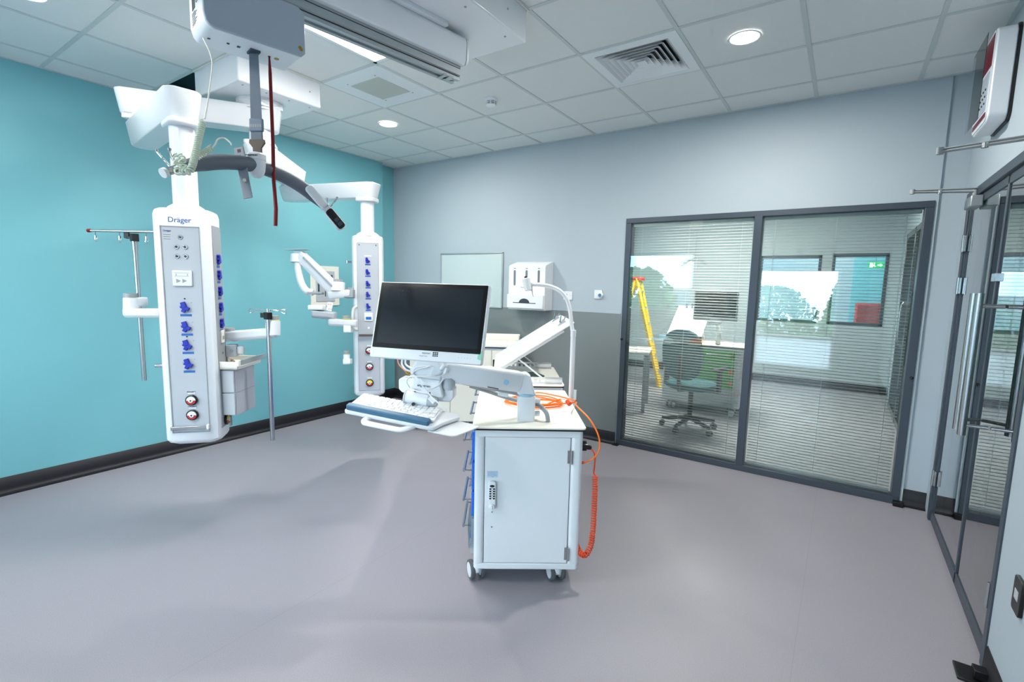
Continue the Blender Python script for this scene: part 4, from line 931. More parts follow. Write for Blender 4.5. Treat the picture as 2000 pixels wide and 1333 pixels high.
def wl_(u, w_, z): return MW @ Vector((u, w_, z))
# paper / booklet on the rear worktop
t = thing('document_tray', 'dark green booklet lying on the rear worktop behind the slotted rail', 'booklet', wl_(.38, 1.2, .886), TH)
link('booklet', MB().prism(rrect(.10, .16, .006), 0, .012, Matrix.Rotation(.4, 4, 'Z')), mat('dark_green_cover', (40, 90, 76), .4), t, bev=.001)
# ---- gooseneck lamp
t = thing('gooseneck_lamp', 'slim white gooseneck lamp fixed to the right edge of the near trolley', 'lamp', wl_(.582, .60, .72)); Ti = inv(t)
b0 = wl_(.575, .61, .70)
link('base_socket', MB(Ti).lathe([(.022, .70), (.022, .80), (.026, .802), (.026, .84), (.015, .862), (.0135, .90), (0, .90)], 28, Matrix.Translation((b0.x, b0.y, 0))), M_white2, t)
link('lower_tube', MB(Ti).cyl((b0.x, b0.y, .86), (b0.x, b0.y, 1.265), .0155, 24), M_white2, t)
DLm = 2.80
D0 = (RM @ (b0 + Vector((0, 0, 1.2)) - CP)).y if False else (RM @ (Vector((b0.x, b0.y, 1.25)) - CP))[1]
gp = [Vector((b0.x, b0.y, 1.255)), at(1116, 632, D0), at(1113, 605, D0), at(1106, 583, D0), at(1094, 569, D0), at(1078, 561, D0), at(1060, 557, D0), at(1040, 556, D0)]
link('gooseneck', MB(Ti).tube(smooth_path(gp, 8), .0125, 20), M_white2, t)
link('neck_joint', MB(Ti).cyl(Vector((b0.x, b0.y, 1.245)), Vector((b0.x, b0.y, 1.285)), .017, 24), M_white2, t)
ha, hb = at(1027, 544, D0 - .01), at(1032, 568, D0 - .01); hd_ = (ha - hb).normalized()
link('lamp_head', MB(Ti).tube([hb, hb + hd_ * .003, ha - hd_ * .004, ha], [.019, .022, .025, .022], 28), M_white2, t)
link('joint_ball', MB(Ti).tube([at(1040, 556, D0), at(1032, 556, D0)], [.014, .013], 16), M_white2, t)
link('switch', MB(Ti).cyl(ha - hd_ * .002, ha + hd_ * .012, .008, 16), M_black, t)
link('turning_handle', MB(Ti).tube([at(1038, 560, D0), at(1041, 580, D0)], [.005, .0025], 10), M_white2, t)
# ---- monitor arm: post, two links
HX = Vector((math.cos(.50), math.sin(.50), 0)); HY = Vector((-HX.y, HX.x, 0))
t = thing('monitor_mount', 'white jointed arm clamped to the near trolley, carrying the screen and keyboard', 'support arm', wl_(.27, .13, .852)); Ti = inv(t)
link('post', MB(Ti @ MW).prism(rrect(.092, .085, .016, n=2, cx=.272, cy=.145), .852, .985), M_white2, t, bev=.002)
link('post_knob', MB(Ti @ MW).cyl((.318, .15, .955), (.345, .15, .955), .014, 16).cyl((.318, .15, .885), (.345, .15, .885), .014, 16), M_white2, t)
link('bearing', MB(Ti @ MW).lathe([(.048, .983), (.050, .99), (.048, .996)], 28, Matrix.Translation((.272, .145, 0))), mat('pale_blue_ring', (170, 205, 225), .4), t)
Mz = Ti @ MW @ frame((.272, .145, 0), (1, .0, 0), (0, 0, 1))   # x = u, y = z up, z = -w
link('shoulder', MB(Mz).prism([(.045, .992), (-.048, .992), (-.062, 1.075), (-.052, 1.098), (-.005, 1.104), (.018, 1.09)], -.04, .04), M_white2, t, bev=.010, seg=3)
p_, q_ = wl_(.21, .125, 1.060), wl_(-.175, .03, 1.128)
up = armbox(Ti, p_, q_, .085, .105, .10, over=.035); link('spring_arm', up, M_white2, t, bev=.008, seg=3)
link('arm_cable_cover', armbox(Ti, wl_(.23, .14, .992), wl_(-.06, .08, 1.06), .05, .018), M_grey, t)
m = MB(Ti @ MW @ frame((.165, .066, 1.066), (1, 0, 0), (0, 0, 1))); m.lathe([(.014, 0), (.014, .003), (.011, .004), (0, .004)], 24); link('adjuster_screw', m, mat('blue_tinted_cap', (150, 190, 215), .4), t)
link('cable_slot', MB(Ti @ MW @ frame((.10, .0500, 1.040), (1, 0, -.17), (0, 0, 1))).box(-.028, .028, -.003, .002, 0, .002), M_dgrey, t)
link('cable_clip', MB(Ti).box(-.035, .02, -.02, .02, -.012, .012, 0, frame(wl_(.16, .12, 1.0), MW.to_3x3() @ Vector((1, 0, -.2)), (0, 0, 1))), M_white2, t, bev=.006)
hose = [wl_(-.02, .12, 1.035), wl_(.08, .14, 1.0), wl_(.18, .19, .955), wl_(.26, .20, .935), wl_(.33, .17, .93), wl_(.375, .12, .90), wl_(.385, .10, .855)]
link('grey_hose', MB(Ti).tube(smooth_path(hose, 8), .0115, 14), M_grey, t)
link('hose_grommet', MB(Ti @ MW).lathe([(.032, .852), (.030, .855), (0, .856)], 28, Matrix.Translation((.395, .10, 0))), M_cream, t)
# head column, in a frame facing the camera
HO = at(838, 750, 2.40); s_px = 2.40 / F_PX
MHd = Ti @ frame(HO, HX, (0, 0, 1))           # x right, y up, z towards the camera (after cross)
def hp_(x, y): return ((x - 838) * s_px, (750 - y) * s_px)
link('head_column', MB(MHd).prism([hp_(*q) for q in ((818, 700), (866, 700), (868, 720), (866, 745), (872, 772), (852, 780), (816, 776), (804, 762), (810, 740), (806, 722))], -.045, .05), M_white2, t, bev=.010, seg=3)
link('wing_cover', MB(MHd).prism([hp_(*q) for q in ((779, 742), (786, 739), (812, 741), (868, 752), (889, 756), (889, 775), (880, 784), (862, 783), (812, 773), (786, 768), (779, 762))], -.05, .02), M_white2, t, bev=.008, seg=3)
link('column_band', MB(MHd).prism([hp_(*q) for q in ((812, 733), (866, 737), (866, 739), (812, 735))], .05, .051), M_pgrey, t)
text('maker_lettering', 'ergotron', .0175, MHd @ Matrix.Translation((hp_(833, 752)[0], hp_(833, 750)[1], .0515)) @ Matrix.Rotation(-.06, 4, 'Z'), M_text, t)
mk = MHd @ Matrix.Translation((*hp_(878, 748), .01)); link('tilt_drum', MB(mk @ Matrix.Rotation(math.pi / 2, 4, 'X') @ Matrix.Translation((0, 0, -.03))).lathe([(.0, -.0), (.022, .0), (.031, .012), (.033, .045), (.026, .058), (0, .060)], 10), M_pgrey, t)
a_, b_ = MHd @ Vector((*hp_(798, 772), .055)), MHd @ Vector((*hp_(842, 778), .055))
link('tray_hinge', MB().tube([a_, b_], .030, 28), M_white2, t)
link('tray_hinge_ring', MB().tube([a_ - (b_ - a_).normalized() * .004, a_ + (b_ - a_).normalized() * .004], .0325, 28), M_pgrey, t)
link('tray_hinge_cover', MB().tube([b_ + (b_ - a_) * .0, b_ + (b_ - a_) * .42], [.030, .022], 20), M_pgrey, t)
link('tension_screw', MB(MHd).cyl((*hp_(816, 764), .05), (*hp_(816, 758), .05), .003, 8).cyl((*hp_(845, 768), .05), (*hp_(845, 762), .05), .003, 8).cyl((*hp_(817, 783), .083), (*hp_(817, 783), .092), .008, 12), M_black, t)
# ---- monitor
MC = Vector((-1.586, 1.637, 1.3757))
MM = Matrix.Translation(MC) @ Matrix.Rotation(.3322, 4, 'Z') @ Matrix.Rotation(-.287, 4, 'X') @ Matrix.Rotation(.009, 4, 'Y')
t = thing('computer_monitor', 'large white-framed screen, switched off, on the near trolley\'s arm', 'computer screen', M=MM)
T = frame((0, 0, 0), (1, 0, 0), (0, 0, 1))     # x right, y up, z towards the viewer (-Y)
link('casing', MB(T).prism(rrect(.56, .37, .010), -.030, .0), M_white2, t, bev=.004)
link('rear_housing', MB(T).prism(rrect(.46, .28, .03), -.05, -.028).box(-.08, .08, -.10, .06, -.075, -.05), M_white2, t, bev=.006)
link('bezel_glass', MB(T).prism(rrect(.544, .318, .004, cy=.022), 0, .0015), M_bezel, t)
link('screen', MB(T).box(-.254, .254, -.115, .162, .0015, .002), M_screen, t)
text('maker_lettering', 'FREEWAY', .0100, T @ Matrix.Translation((.010, -.150, .0004)), M_text, t)
text('maker_lettering', 'Medi-Tech', .009, T @ Matrix.Translation((-.004, -.163, .0004)), M_grey, t)
m = MB(T)
for i in range(3):
    for j in range(3): m.box(.042 + i * .0095, .0495 + i * .0095, -.150 + j * .0075 - .012, -.144 + j * .0075 - .012, 0, .0006)
link('logo_squares', m, M_text, t)
m = MB(T)
for i in range(5): m.lathe([(.0014, 0), (.0014, .0006), (0, .0006)], 8, Matrix.Translation((.17 + i * .014, -.159, 0)))
link('menu_dots', m, M_grey, t)
link('protective_film_corner', MB(T).prism([(.258, -.158), (.279, -.166), (.279, -.120), (.262, -.135)], .0005, .0012), mat('clear_green_film', (150, 215, 190), .15), t)
link('protective_film_corner', MB(T).prism([(-.279, -.14), (-.262, -.138), (-.262, -.168), (-.279, -.168)], .0005, .0012), mat('bright_film', (236, 250, 255), .12), t)
def smudge():
    m = MB(T); random.seed(3)
    for k in range(46):
        a = random.uniform(math.pi, 2 * math.pi); r = random.uniform(.012, .045)
        x, y = -.16 + r * math.cos(a), .155 + r * .9 * math.sin(a)
        m.lathe([(.0006, .002), (.0006, .0022), (0, .0022)], 5, Matrix.Translation((x, y, 0)))
    return m
link('dust_specks', smudge(), M_brown, t)
# ---- keyboard tray
TX, TY = Vector((.899, .419, -.1283)), Vector((-.398, .903, .159)); TO = Vector((-1.713, 1.55, .9637))
MT = frame(TO, TX, TY)                          # x along keys, y away, z up
t = thing('keyboard_tray', 'white keyboard tray with a front grab handle, under the near screen', 'keyboard tray', M=MT); T = Matrix.Identity(4)
link('tray', MB(T).prism([(-.215, -.088), (-.205, -.098), (.195, -.098), (.222, -.088), (.245, -.03), (.30, .06), (.285, .085), (-.15, .10), (-.205, .09), (-.215, .05)], -.034, -.014), M_white2, t, bev=.006, seg=3)
link('mouse_shelf', MB(T).prism([(.19, -.085), (.305, -.088), (.325, -.078), (.40, .045), (.395, .055), (.25, .075)], -.048, -.040), M_white2, t, bev=.003)
m = MB(T); pa = [(-.09, -.09, -.03), (-.098, -.115, -.034), (-.09, -.132, -.036), (-.07, -.138, -.036), (.06, -.138, -.036), (.085, -.132, -.036), (.105, -.115, -.034), (.125, -.09, -.03)]
m.tube(smooth_path(pa, 6), .017, 14, flat=.55); link('grab_handle', m, M_white2, t)
link('palm_rest', MB(T).prism(rrect(.405, .036, .010, cx=-.005, cy=-.078), -.014, .012), M_navy, t, bev=.006, seg=3)
t = thing('keyboard', 'white computer keyboard lying on the tray below the near screen', 'keyboard', M=MT @ Matrix.Translation((0, .012, -.013)))
link('keyboard_base', MB().prism(rrect(.415, .135, .008), 0, .012), M_white2, t, bev=.003)
rows = [14, 14, 14, 13, 12]
for r_, n_ in enumerate(rows):
    w_k = .400 / n_
    for k in range(n_):
        x = -.2 + w_k * (k + .5); y = .052 - r_ * .0215
        o = link('key', MB().loft([[Vector((x + a * (w_k / 2 - .0012), y + b * .0096, .0118)) for a, b in ((-1, -1), (1, -1), (1, 1), (-1, 1))], [Vector((x + a * (w_k / 2 - .0028), y + b * .0082, .0168)) for a, b in ((-1, -1), (1, -1), (1, 1), (-1, 1))]]), M_white2, t, smooth=False)
for x, wd in ((-.18, .03), (-.145, .03), (-.02, .17), (.10, .04), (.14, .026), (.168, .026)):
    link('key', MB().loft([[Vector((x + a * wd / 2, -.0555 + b * .0085, .0118)) for a, b in ((-1, -1), (1, -1), (1, 1), (-1, 1))], [Vector((x + a * (wd / 2 - .0015), -.0555 + b * .0073, .0165)) for a, b in ((-1, -1), (1, -1), (1, 1), (-1, 1))]]), M_white2, t, smooth=False)
# ---- cables round the head
t = thing('white_cable_bundle', 'tangle of white leads looped round the arm head below the near screen', 'cable', at(840, 730, 2.33)); Ti = inv(t); d = 2.335
loops = [[(872, 706), (868, 722), (850, 733), (815, 736), (807, 728), (814, 718), (845, 716), (866, 722), (874, 712)],
         [(858, 702), (850, 712), (832, 718), (812, 724), (806, 733), (830, 736), (862, 734), (872, 722), (866, 706)],
         [(800, 758), (794, 746), (800, 737), (812, 737), (820, 748), (834, 764), (842, 775), (852, 784), (872, 801)],
         [(866, 738), (858, 752), (838, 762), (818, 765), (800, 758)],
         [(786, 700), (785, 712), (792, 722), (803, 726), (812, 731)], [(792, 699), (792, 711), (800, 718), (812, 722), (826, 722)]]
for k, lp in enumerate(loops):
    dd = 2.335 if k < 4 else 2.42
    if k == 2: pts = [at(x, y, 2.33 - .006 * i) for i, (x, y) in enumerate(lp)]
    else: pts = [at(x, y, dd + .012 * math.sin(i * 2.1)) for i, (x, y) in enumerate(lp)]
    link('lead', MB(Ti).tube(smooth_path(pts, 8), .0034 if k < 4 else .005, 8), M_white2, t)
for (x0, y0), (x1, y1) in (((862, 722), (868, 714)), ((868, 730), (873, 720)), ((838, 777), (848, 787))):
    link('connector', MB(Ti).tube([at(x0, y0, 2.325), at(x1, y1, 2.325)], .010, 8), M_white2, t)
link('red_lead', MB(Ti).tube(smooth_path([at(777, 698, 2.45), at(778, 710, 2.45), at(786, 720, 2.44), at(797, 729, 2.43), at(812, 734, 2.42)], 8), .003, 8), mat('salmon_lead', (214, 140, 120), .5), t)
link('brass_connector', MB(Ti).tube([at(793, 726, 2.425), at(800, 731, 2.425)], .008, 8), mat('brass', (190, 150, 50), .3), t)
# ---- orange cables on the trolley
t = thing('orange_network_cable', 'smooth orange cable coiled on the cream worktop of the near trolley', 'cable', wl_(.35, .5, .855)); Ti = inv(t)
pts = []; cu, cw = .335, .47
for k in range(58):
    a = k * .44; rr_ = 1 - .12 * math.sin(k * .9); pts.append(wl_(cu + .17 * math.cos(a) * rr_, cw + .10 * math.sin(a) * rr_, .858 + .0009 * k * .5 + .004 * math.sin(k)))
pts += [wl_(.40, .40, .866), wl_(.50, .44, .866), wl_(.59, .50, .862), at(1125, 792, 2.66), at(1148, 815, 2.55), at(1164, 840, 2.5), at(1171, 862, 2.47), at(1170, 880, 2.46), at(1162, 893, 2.46), at(1148, 902, 2.47), at(1132, 906, 2.49)]
link('cable', MB(Ti).tube(smooth_path(pts, 5), .0042, 8), M_orange, t)
link('cable', MB(Ti).tube(smooth_path([wl_(.28, .62, .86), wl_(.37, .72, .866), wl_(.47, .66, .866), wl_(.57, .55, .866), wl_(.585, .50, .868)], 8), .0042, 8), M_orange, t)
link('cable_tie', MB(Ti).tube([at(1108, 784, 2.72), at(1113, 790, 2.70)], .014, 10), M_dorange, t); link('plug', MB(Ti).tube([at(1140, 904, 2.48), at(1130, 906, 2.5)], .007, 8), M_dorange, t)
t = thing('coiled_power_lead', 'red-orange spiral power lead with a black plug, hanging off the near trolley', 'cable', at(1150, 900, 2.5)); Ti = inv(t)
link('plug', MB(Ti).tube([at(1136, 871, 2.52), at(1142, 872, 2.52), at(1150, 874, 2.52), at(1155, 876, 2.52)], [.011, .014, .014, .009], 14).box(-.012, .012, -.012, .012, -.03, .02, 0, frame(at(1141, 869, 2.53), RM[0], RM[1])), M_black, t, bev=.002)
link('straight_lead', MB(Ti).tube(smooth_path([at(1154, 876, 2.52), at(1160, 884, 2.50), at(1162, 896, 2.49), at(1161, 912, 2.49), at(1160, 926, 2.49), at(1166, 931, 2.49)], 8), .0042, 8), M_dorange, t)
hp = [at(1162, 930, 2.49), at(1162, 960, 2.49), at(1160, 1000, 2.49), at(1158, 1035, 2.48), at(1154, 1065, 2.48), at(1145, 1083, 2.48), at(1136, 1083, 2.50), at(1128, 1072, 2.54), at(1122, 1052, 2.60)]
link('coil', MB(Ti).tube(helix(hp, .0125, 44, 12), .0036, 6), M_dorange, t)
# ================================================================== cabinet against the far wall
bt = math.radians(32); A2 = Vector((-3.66, 3.50, 0))
t = thing('wheeled_side_cabinet', 'white double-door cabinet on black castors with a cream railed top, against the grey wall', 'cabinet', A2, bt)
LC, DC, ZT2 = 1.12, .36, .895
link('cabinet_body', MB().box(0, LC, 0, DC, .11, ZT2), M_white, t, bev=.006)
for u0, u1 in ((.01, .425), (.43, .85), (.855, 1.11)): link('door', MB().box(u0, u1, -.016, -.001, .12, ZT2 - .02), M_ivory, t, bev=.002)
link('top_edge', MB().box(-.01, LC + .01, -.02, DC, ZT2, ZT2 + .012), mat('navy_edge', (20, 40, 70), .4), t); link('cream_top', MB().box(-.01, LC + .01, -.02, DC, ZT2 + .012, ZT2 + .045), M_cream, t, bev=.004)
link('guard_rail', MB().box(-.01, LC + .01, DC - .02, DC, ZT2 + .045, ZT2 + .115).box(-.01, .01, -.02, DC, ZT2 + .045, ZT2 + .10).box(LC - .01, LC + .01, -.02, DC, ZT2 + .045, ZT2 + .10), M_ivory, t, bev=.006)
for u, w_ in ((.06, .05), (LC - .06, .05), (.06, DC - .06), (LC - .06, DC - .06)):
    o = link('castor', MB().box(u - .015, u + .015, w_ - .02, w_ + .03, .06, .112), M_steel, t)
    link('castor_wheel', MB().lathe([(0, -.014), (.038, -.014), (.045, -.008), (.045, .008), (.038, .014), (0, .014)], 28, Matrix.Translation((u, w_ + .015, .045)) @ Matrix.Rotation(math.pi / 2, 4, 'Y')), M_black, o)
# ================================================================== wall fittings
t = thing('whiteboard', 'small framed whiteboard on the back wall above the grey panel, behind the screen', 'whiteboard', (-3.615, YB, 1.59))
link('board', MB().box(-.46, .46, -.012, 0, -.31, .305), M_board, t)
f = MB()
for x0, x1, z0, z1 in ((-.465, .465, .293, .31), (-.465, .465, -.315, -.298), (-.465, -.448, -.315, .31), (.448, .465, -.315, .31)): f.box(x0, x1, -.018, .001, z0, z1)
link('frame', f, M_alu, t, bev=.004)
t = thing('apron_dispenser', 'white three-slot dispenser cabinet on the wall between the whiteboard and the switch', 'dispenser', (-2.74, YB, 1.55))
pr = [(0, -.265), (-.163, -.265), (-.165, -.26), (-.165, .185), (-.150, .20), (-.02, .24), (0, .24)]
link('cabinet', MB().loft([[Vector((x, y, z)) for y, z in pr] for x in (-.225, .225)]), M_white2, t, bev=.006)
link('lower_tray', MB().box(-.232, .218, -.185, -.10, -.25, -.105), M_white2, t, bev=.008)
for x in (-.148, .0, .148):
    link('level_slot', MB().prism([(x + .013 * math.cos(a) , (.135 if math.sin(a) > 0 else -.0) + .013 * math.sin(a)) for a in [math.pi / 10 * k for k in range(20)]], .1652, .167, frame((0, 0, 0), (1, 0, 0), (0, 0, 1))), mat('slot_grey', (110, 122, 128), .5), t)
    link('slot_caption', MB().box(x - .012, x + .012, -.1665, -.165, .162, .168), M_text, t)
Md = frame((0, 0, 0), (1, 0, 0), (0, 0, 1))
link('tray_opening', MB(Md).box(-.15, .13, -.195, -.188, .1852, .187).prism([(-.01 + .065 * math.cos(a), -.19 + .045 * math.sin(a)) for a in [math.pi / 12 * k for k in range(13)]], .1852, .187), M_dgrey, t)
link('blue_logo', MB(Md).box(.045, .068, -.06, -.012, .1652, .167), M_blue, t); link('logo_strokes', MB(Md).box(.050, .056, -.055, -.03, .167, .1678).box(.058, .064, -.045, -.018, .167, .1678), M_white2, t)
text('caption', 'Danicentre', .016, Md @ Matrix.Translation((-.035, -.03, .1655)), M_textb, t); 
m = MB(Md)
for k in range(3): m.box(-.095, -.03, -.062 - k * .008, -.0605 - k * .008, .1652, .1658)
link('small_print', m, M_grey, t)
def plate(name, label, cat, x, z, w_, h, y=YB, extra=None):
    t = thing(name, label, cat, (x, y, z)); link('face_plate', MB().box(-w_ / 2, w_ / 2, -.010, 0, -h / 2, h / 2), M_white2, t, bev=.002); return t
t = plate('light_switch', 'square white rocker switch on the wall right of the dispenser', 'switch', -2.335, 1.447, .10, .086)
link('rocker', MB().box(-.03, -.005, -.014, -.010, -.018, .018), M_pgrey, t, bev=.002); link('screw', MB().cyl((.035, -.011, 0), (.035, -.009, 0), .003, 8), M_grey, t)
t = plate('wall_sensor', 'white wall sensor with a round blue dial, left of the glazed screen', 'sensor', -2.0, 1.468, .085, .085)
link('dial_housing', MB().lathe([(.028, 0), (.027, .02), (.02, .026), (0, .026)], 28, Matrix.Translation((.03, -.008, -.005)) @ Matrix.Rotation(math.pi / 2, 4, 'X')), M_white2, t)
link('blue_dial', MB().lathe([(.017, .026), (.016, .030), (0, .031)], 24, Matrix.Translation((.03, -.008, -.005)) @ Matrix.Rotation(math.pi / 2, 4, 'X')), mat('steel_blue', (70, 120, 165), .3), t)
t = plate('wall_socket', 'white socket with a red rocker, low on the grey wall beside the near trolley', 'socket', -2.43, .435, .147, .086, YB - .006)
link('red_rocker', MB().box(.030, .042, -.014, -.010, .0, .026), M_red, t, bev=.001); link('pin_holes', MB().box(-.05, -.043, -.0108, -.010, -.01, .0).box(-.02, -.013, -.0108, -.010, -.01, .0).box(-.036, -.029, -.0108, -.010, .012, .022), M_black, t)
t = plate('wall_socket', 'white socket low on the grey wall, right of the lamp post', 'socket', -2.235, .43, .086, .105, YB - .006)
link('pin_holes', MB().box(.005, .009, -.0108, -.010, .03, .04), M_black, t)
t = thing('medical_gas_alarm_panel', 'white and dark red alarm panel high on the wall above the glass doors', 'alarm panel', (XR, 3.66, 2.66))
T = Matrix.Rotation(-math.pi / 2, 4, 'Z')       # x -> -Y ; front looks to -X
T = Matrix(((0, 0, -1, 0), (1, 0, 0, 0), (0, 1, 0, 0), (0, 0, 0, 1)))      # local x along +Y, y up, z into the room
T = Matrix(((0, 0, -1, 0), (-1, 0, 0, 0), (0, 1, 0, 0), (0, 0, 0, 1)))
link('gasket', MB(T).prism(rrect(.37, .47, .045, n=6), 0, .012), M_black, t)
link('housing', MB(T).prism(rrect(.36, .46, .045, n=6), .012, .088), M_white, t, bev=.006)
link('front_plate', MB(T).prism(rrect(.34, .44, .035, n=6), .088, .092), M_white2, t)
link('red_header', MB(T).box(-.15, .15, .05, .205, .092, .094), mat('dark_red_face', (120, 22, 40), .35), t); link('red_footer', MB(T).box(-.15, .15, -.20, -.175, .092, .094), mat('dark_red_face', (120, 22, 40)), t)
link('display_panel', MB(T).box(-.13, .13, -.16, .03, .092, .094), M_pgrey, t)
m = MB(T)
for i in range(5):
    for j in range(3): m.lathe([(.006, .094), (.005, .098), (0, .099)], 10, Matrix.Translation((-.1 + i * .05, -.12 + j * .035, 0)))
link('indicator_lamps', m, M_brown, t)
link('clear_cover', MB(T).box(-.165, .165, -.21, .21, .12, .122), M_clear, t, bev=.001)
t = thing('door_release_plate', 'black wall plate beside the glass doors at the right edge', 'switch', (XR, 2.36, .49))
link('plate', MB(T).prism(rrect(.09, .13, .015), 0, .012), M_black, t, bev=.003); link('slot', MB(T).box(-.02, .02, -.015, .02, .012, .0135), M_pgrey, t)
t = thing('floor_corner_strip', 'loose black skirting end lying at the foot of the door frame', 'skirting offcut', (XR - .05, 2.58, 0))
link('strip', MB().box(-.05, .05, -.06, .05, 0, .012).box(.0, .05, -.04, .01, .012, .05), M_black, t, bev=.003)
t = thing('floor_corner_strip', 'black skirting end beside the glazed screen\'s right foot', 'skirting offcut', (.45, YB - .03, 0))
link('strip', MB().box(-.03, .03, -.03, .025, 0, .035), M_black, t, bev=.003)
t = thing('floor_corner_strip', 'black skirting end beside the glazed screen\'s left foot', 'skirting offcut', (-1.735, YB - .045, 0))
link('strip', MB().box(-.03, .03, -.02, .03, 0, .010), M_black, t, bev=.003)
# ================================================================== the next bay, seen through the blinds
def office_chair(label, x, y, rz, m_up, group=None, arms=True):
    t = thing('office_chair', label, 'chair', (x, y, 0), rz, group=group)
    s = MB()
    def pad(mb, cx, cy, cz, a, b, h, M=Matrix.Identity(4), e=2.6):
        rings = []
        for z, k in ((-h / 2, .86), (-h * .3, 1), (h * .3, 1), (h / 2, .88)):
            rg = []
            for i in range(28):
                q = 2 * math.pi * i / 28; c_, s_ = math.cos(q), math.sin(q)
                rg.append(M @ Vector((cx + a * k * math.copysign(abs(c_) ** (2 / e), c_), cy + b * k * math.copysign(abs(s_) ** (2 / e), s_), cz + z)))
            rings.append(rg)
        return mb.loft(rings)
    link('seat', pad(MB(), 0, 0, .50, .25, .24, .075), m_up, t)
    link('backrest', pad(MB(), 0, 0, 0, .22, .27, .07, Matrix.Translation((0, .25, .85)) @ Matrix.Rotation(math.pi / 2 - .12, 4, 'X')), m_up, t)
    link('seat_shell', MB().lathe([(0, .44), (.12, .44), (.2, .465), (0, .465)], 20), M_black, t)
    link('back_stem', MB().tube([(0, .1, .45), (0, .27, .47), (0, .30, .62), (0, .29, .85)], [.025, .025, .02, .02], 10, flat=.6), M_black, t)
    link('gas_column', MB().cyl((0, 0, .12), (0, 0, .44), .026, 16), M_black, t)
    for k in range(5):
        a = k * 2 * math.pi / 5 + .3; e = Vector((math.cos(a) * .29, math.sin(a) * .29, .075))
        lg = link('base_leg', MB().tube([(0, 0, .13), (e.x, e.y, .085)], [.028, .018], 8), M_black, t)
        link('castor', MB().cyl(e + Vector((-.022 * math.sin(a), .022 * math.cos(a), -.045)), e + Vector((.022 * math.sin(a), -.022 * math.cos(a), -.045)), .03, 16), M_black, lg)
    if arms:
        for sx_ in (-1, 1):
            ar = link('armrest', MB().box(sx_ * .30 - .03, sx_ * .30 + .03, -.13, .13, .70, .725), M_black, t, bev=.008)
            link('armrest_post', MB().box(sx_ * .30 - .015, sx_ * .30 + .015, -.03, .03, .46, .70).box(min(0, sx_ * .31), max(0, sx_ * .31), -.02, .02, .455, .475), M_black, ar)
    return t
office_chair('teal office chair seen from behind through the left pane', -1.30, 5.42, math.pi * .93, M_teal2)
#office_chair('teal office chair farther back, beyond the nearest chair and partly hidden by it', -1.25, 5.75, math.pi * .5, M_teal2, arms=False)
office_chair('black office chair at the far left of the left pane, before the small table', -2.25, 5.12, .6, M_black, arms=False)
workstation('white trolley with green drawers in the next bay, seen through the left pane', Vector((-.93, 6.25, 0)), math.radians(92), M_green, length=.95, full=False)
t = thing('computer_monitor', 'switched-off dark screen on the green-drawer trolley in the next bay', 'computer screen', M=frame((-1.28, 6.25, 1.34), (1, .12, 0), (0, -.0, 1)))
link('casing', MB().prism(rrect(.50, .36, .012), -.03, 0), M_pgrey, t, bev=.004); link('screen', MB().box(-.235, .235, -.135, .165, 0, .002), M_bezel, t)
link('stand_arm', MB().tube(smooth_path([(0, -.05, -.03), (0, -.16, -.08), (.05, -.30, -.05), (.06, -.46, 0.05)], 6), .03, 12), M_white2, t)
link('cradle', MB().box(-.06, .08, -.22, -.19, -.02, .12), M_pgrey, t)
# step ladder
t = thing('step_ladder', 'yellow step ladder leaning at the left of the next bay', 'ladder', (-2.72, 7.5, 0), rz=.3)
for s_ in (-1, 1):
    link('front_rail', MB().tube([(-.0 + .02 * s_, s_ * .17, 1.68), (.42, s_ * .25, 0)], .032, 4), M_ylad, t, smooth=False)
    link('rear_rail', MB().tube([(-.04, s_ * .17, 1.64), (-.45, s_ * .24, 0)], .026, 4), M_ylad, t, smooth=False)
for k in range(6):
    f = (k + .8) / 6.6; link('tread', MB().box(.42 * (1 - f) - .04, .42 * (1 - f) + .04, -.24 + .07 * f, .24 - .07 * f, 1.68 * f - .012, 1.68 * f + .012), M_alu, t)
link('top_platform', MB().box(-.12, .1, -.19, .19, 1.64, 1.70), M_red, t, bev=.006)
t = thing('side_table', 'small white-topped table at the left edge of the next bay', 'table', (-2.28, 5.95, 0), rz=.25)
link('table_top', MB().box(-.38, .32, -.3, .3, .73, .755), M_cream, t, bev=.003)
for a in (-.34, .28):
    for b in (-.26, .26): link('leg', MB().box(a - .02, a + .02, b - .02, b + .02, 0, .73), M_grey, t)
t = thing('folded_blue_cloth', 'folded pale blue cloth over the back of the nearest teal chair', 'cloth', (-1.45, 5.2, 1.0))
m = MB(); n = 10
rows_ = []
for i in range(n + 1):
    a = math.pi * i / n; rows_.append([Vector((x, .06 * math.cos(a) , .09 * math.sin(a) * .5 - .0 + .004 * math.sin(x * 40))) for x in (-.16, -.06, .06, .16)])
for p, q in zip(rows_, rows_[1:]):
    vp = [m.v(v) for v in p]; vq = [m.v(v) for v in q]
    for i in range(3): m.face((vp[i], vp[i + 1], vq[i + 1], vq[i]))
lk = link('cloth', m, mat('pale_blue_cloth', (150, 195, 220), .8), t); sm = lk.modifiers.new('thickness', 'SOLIDIFY'); sm.thickness = .006
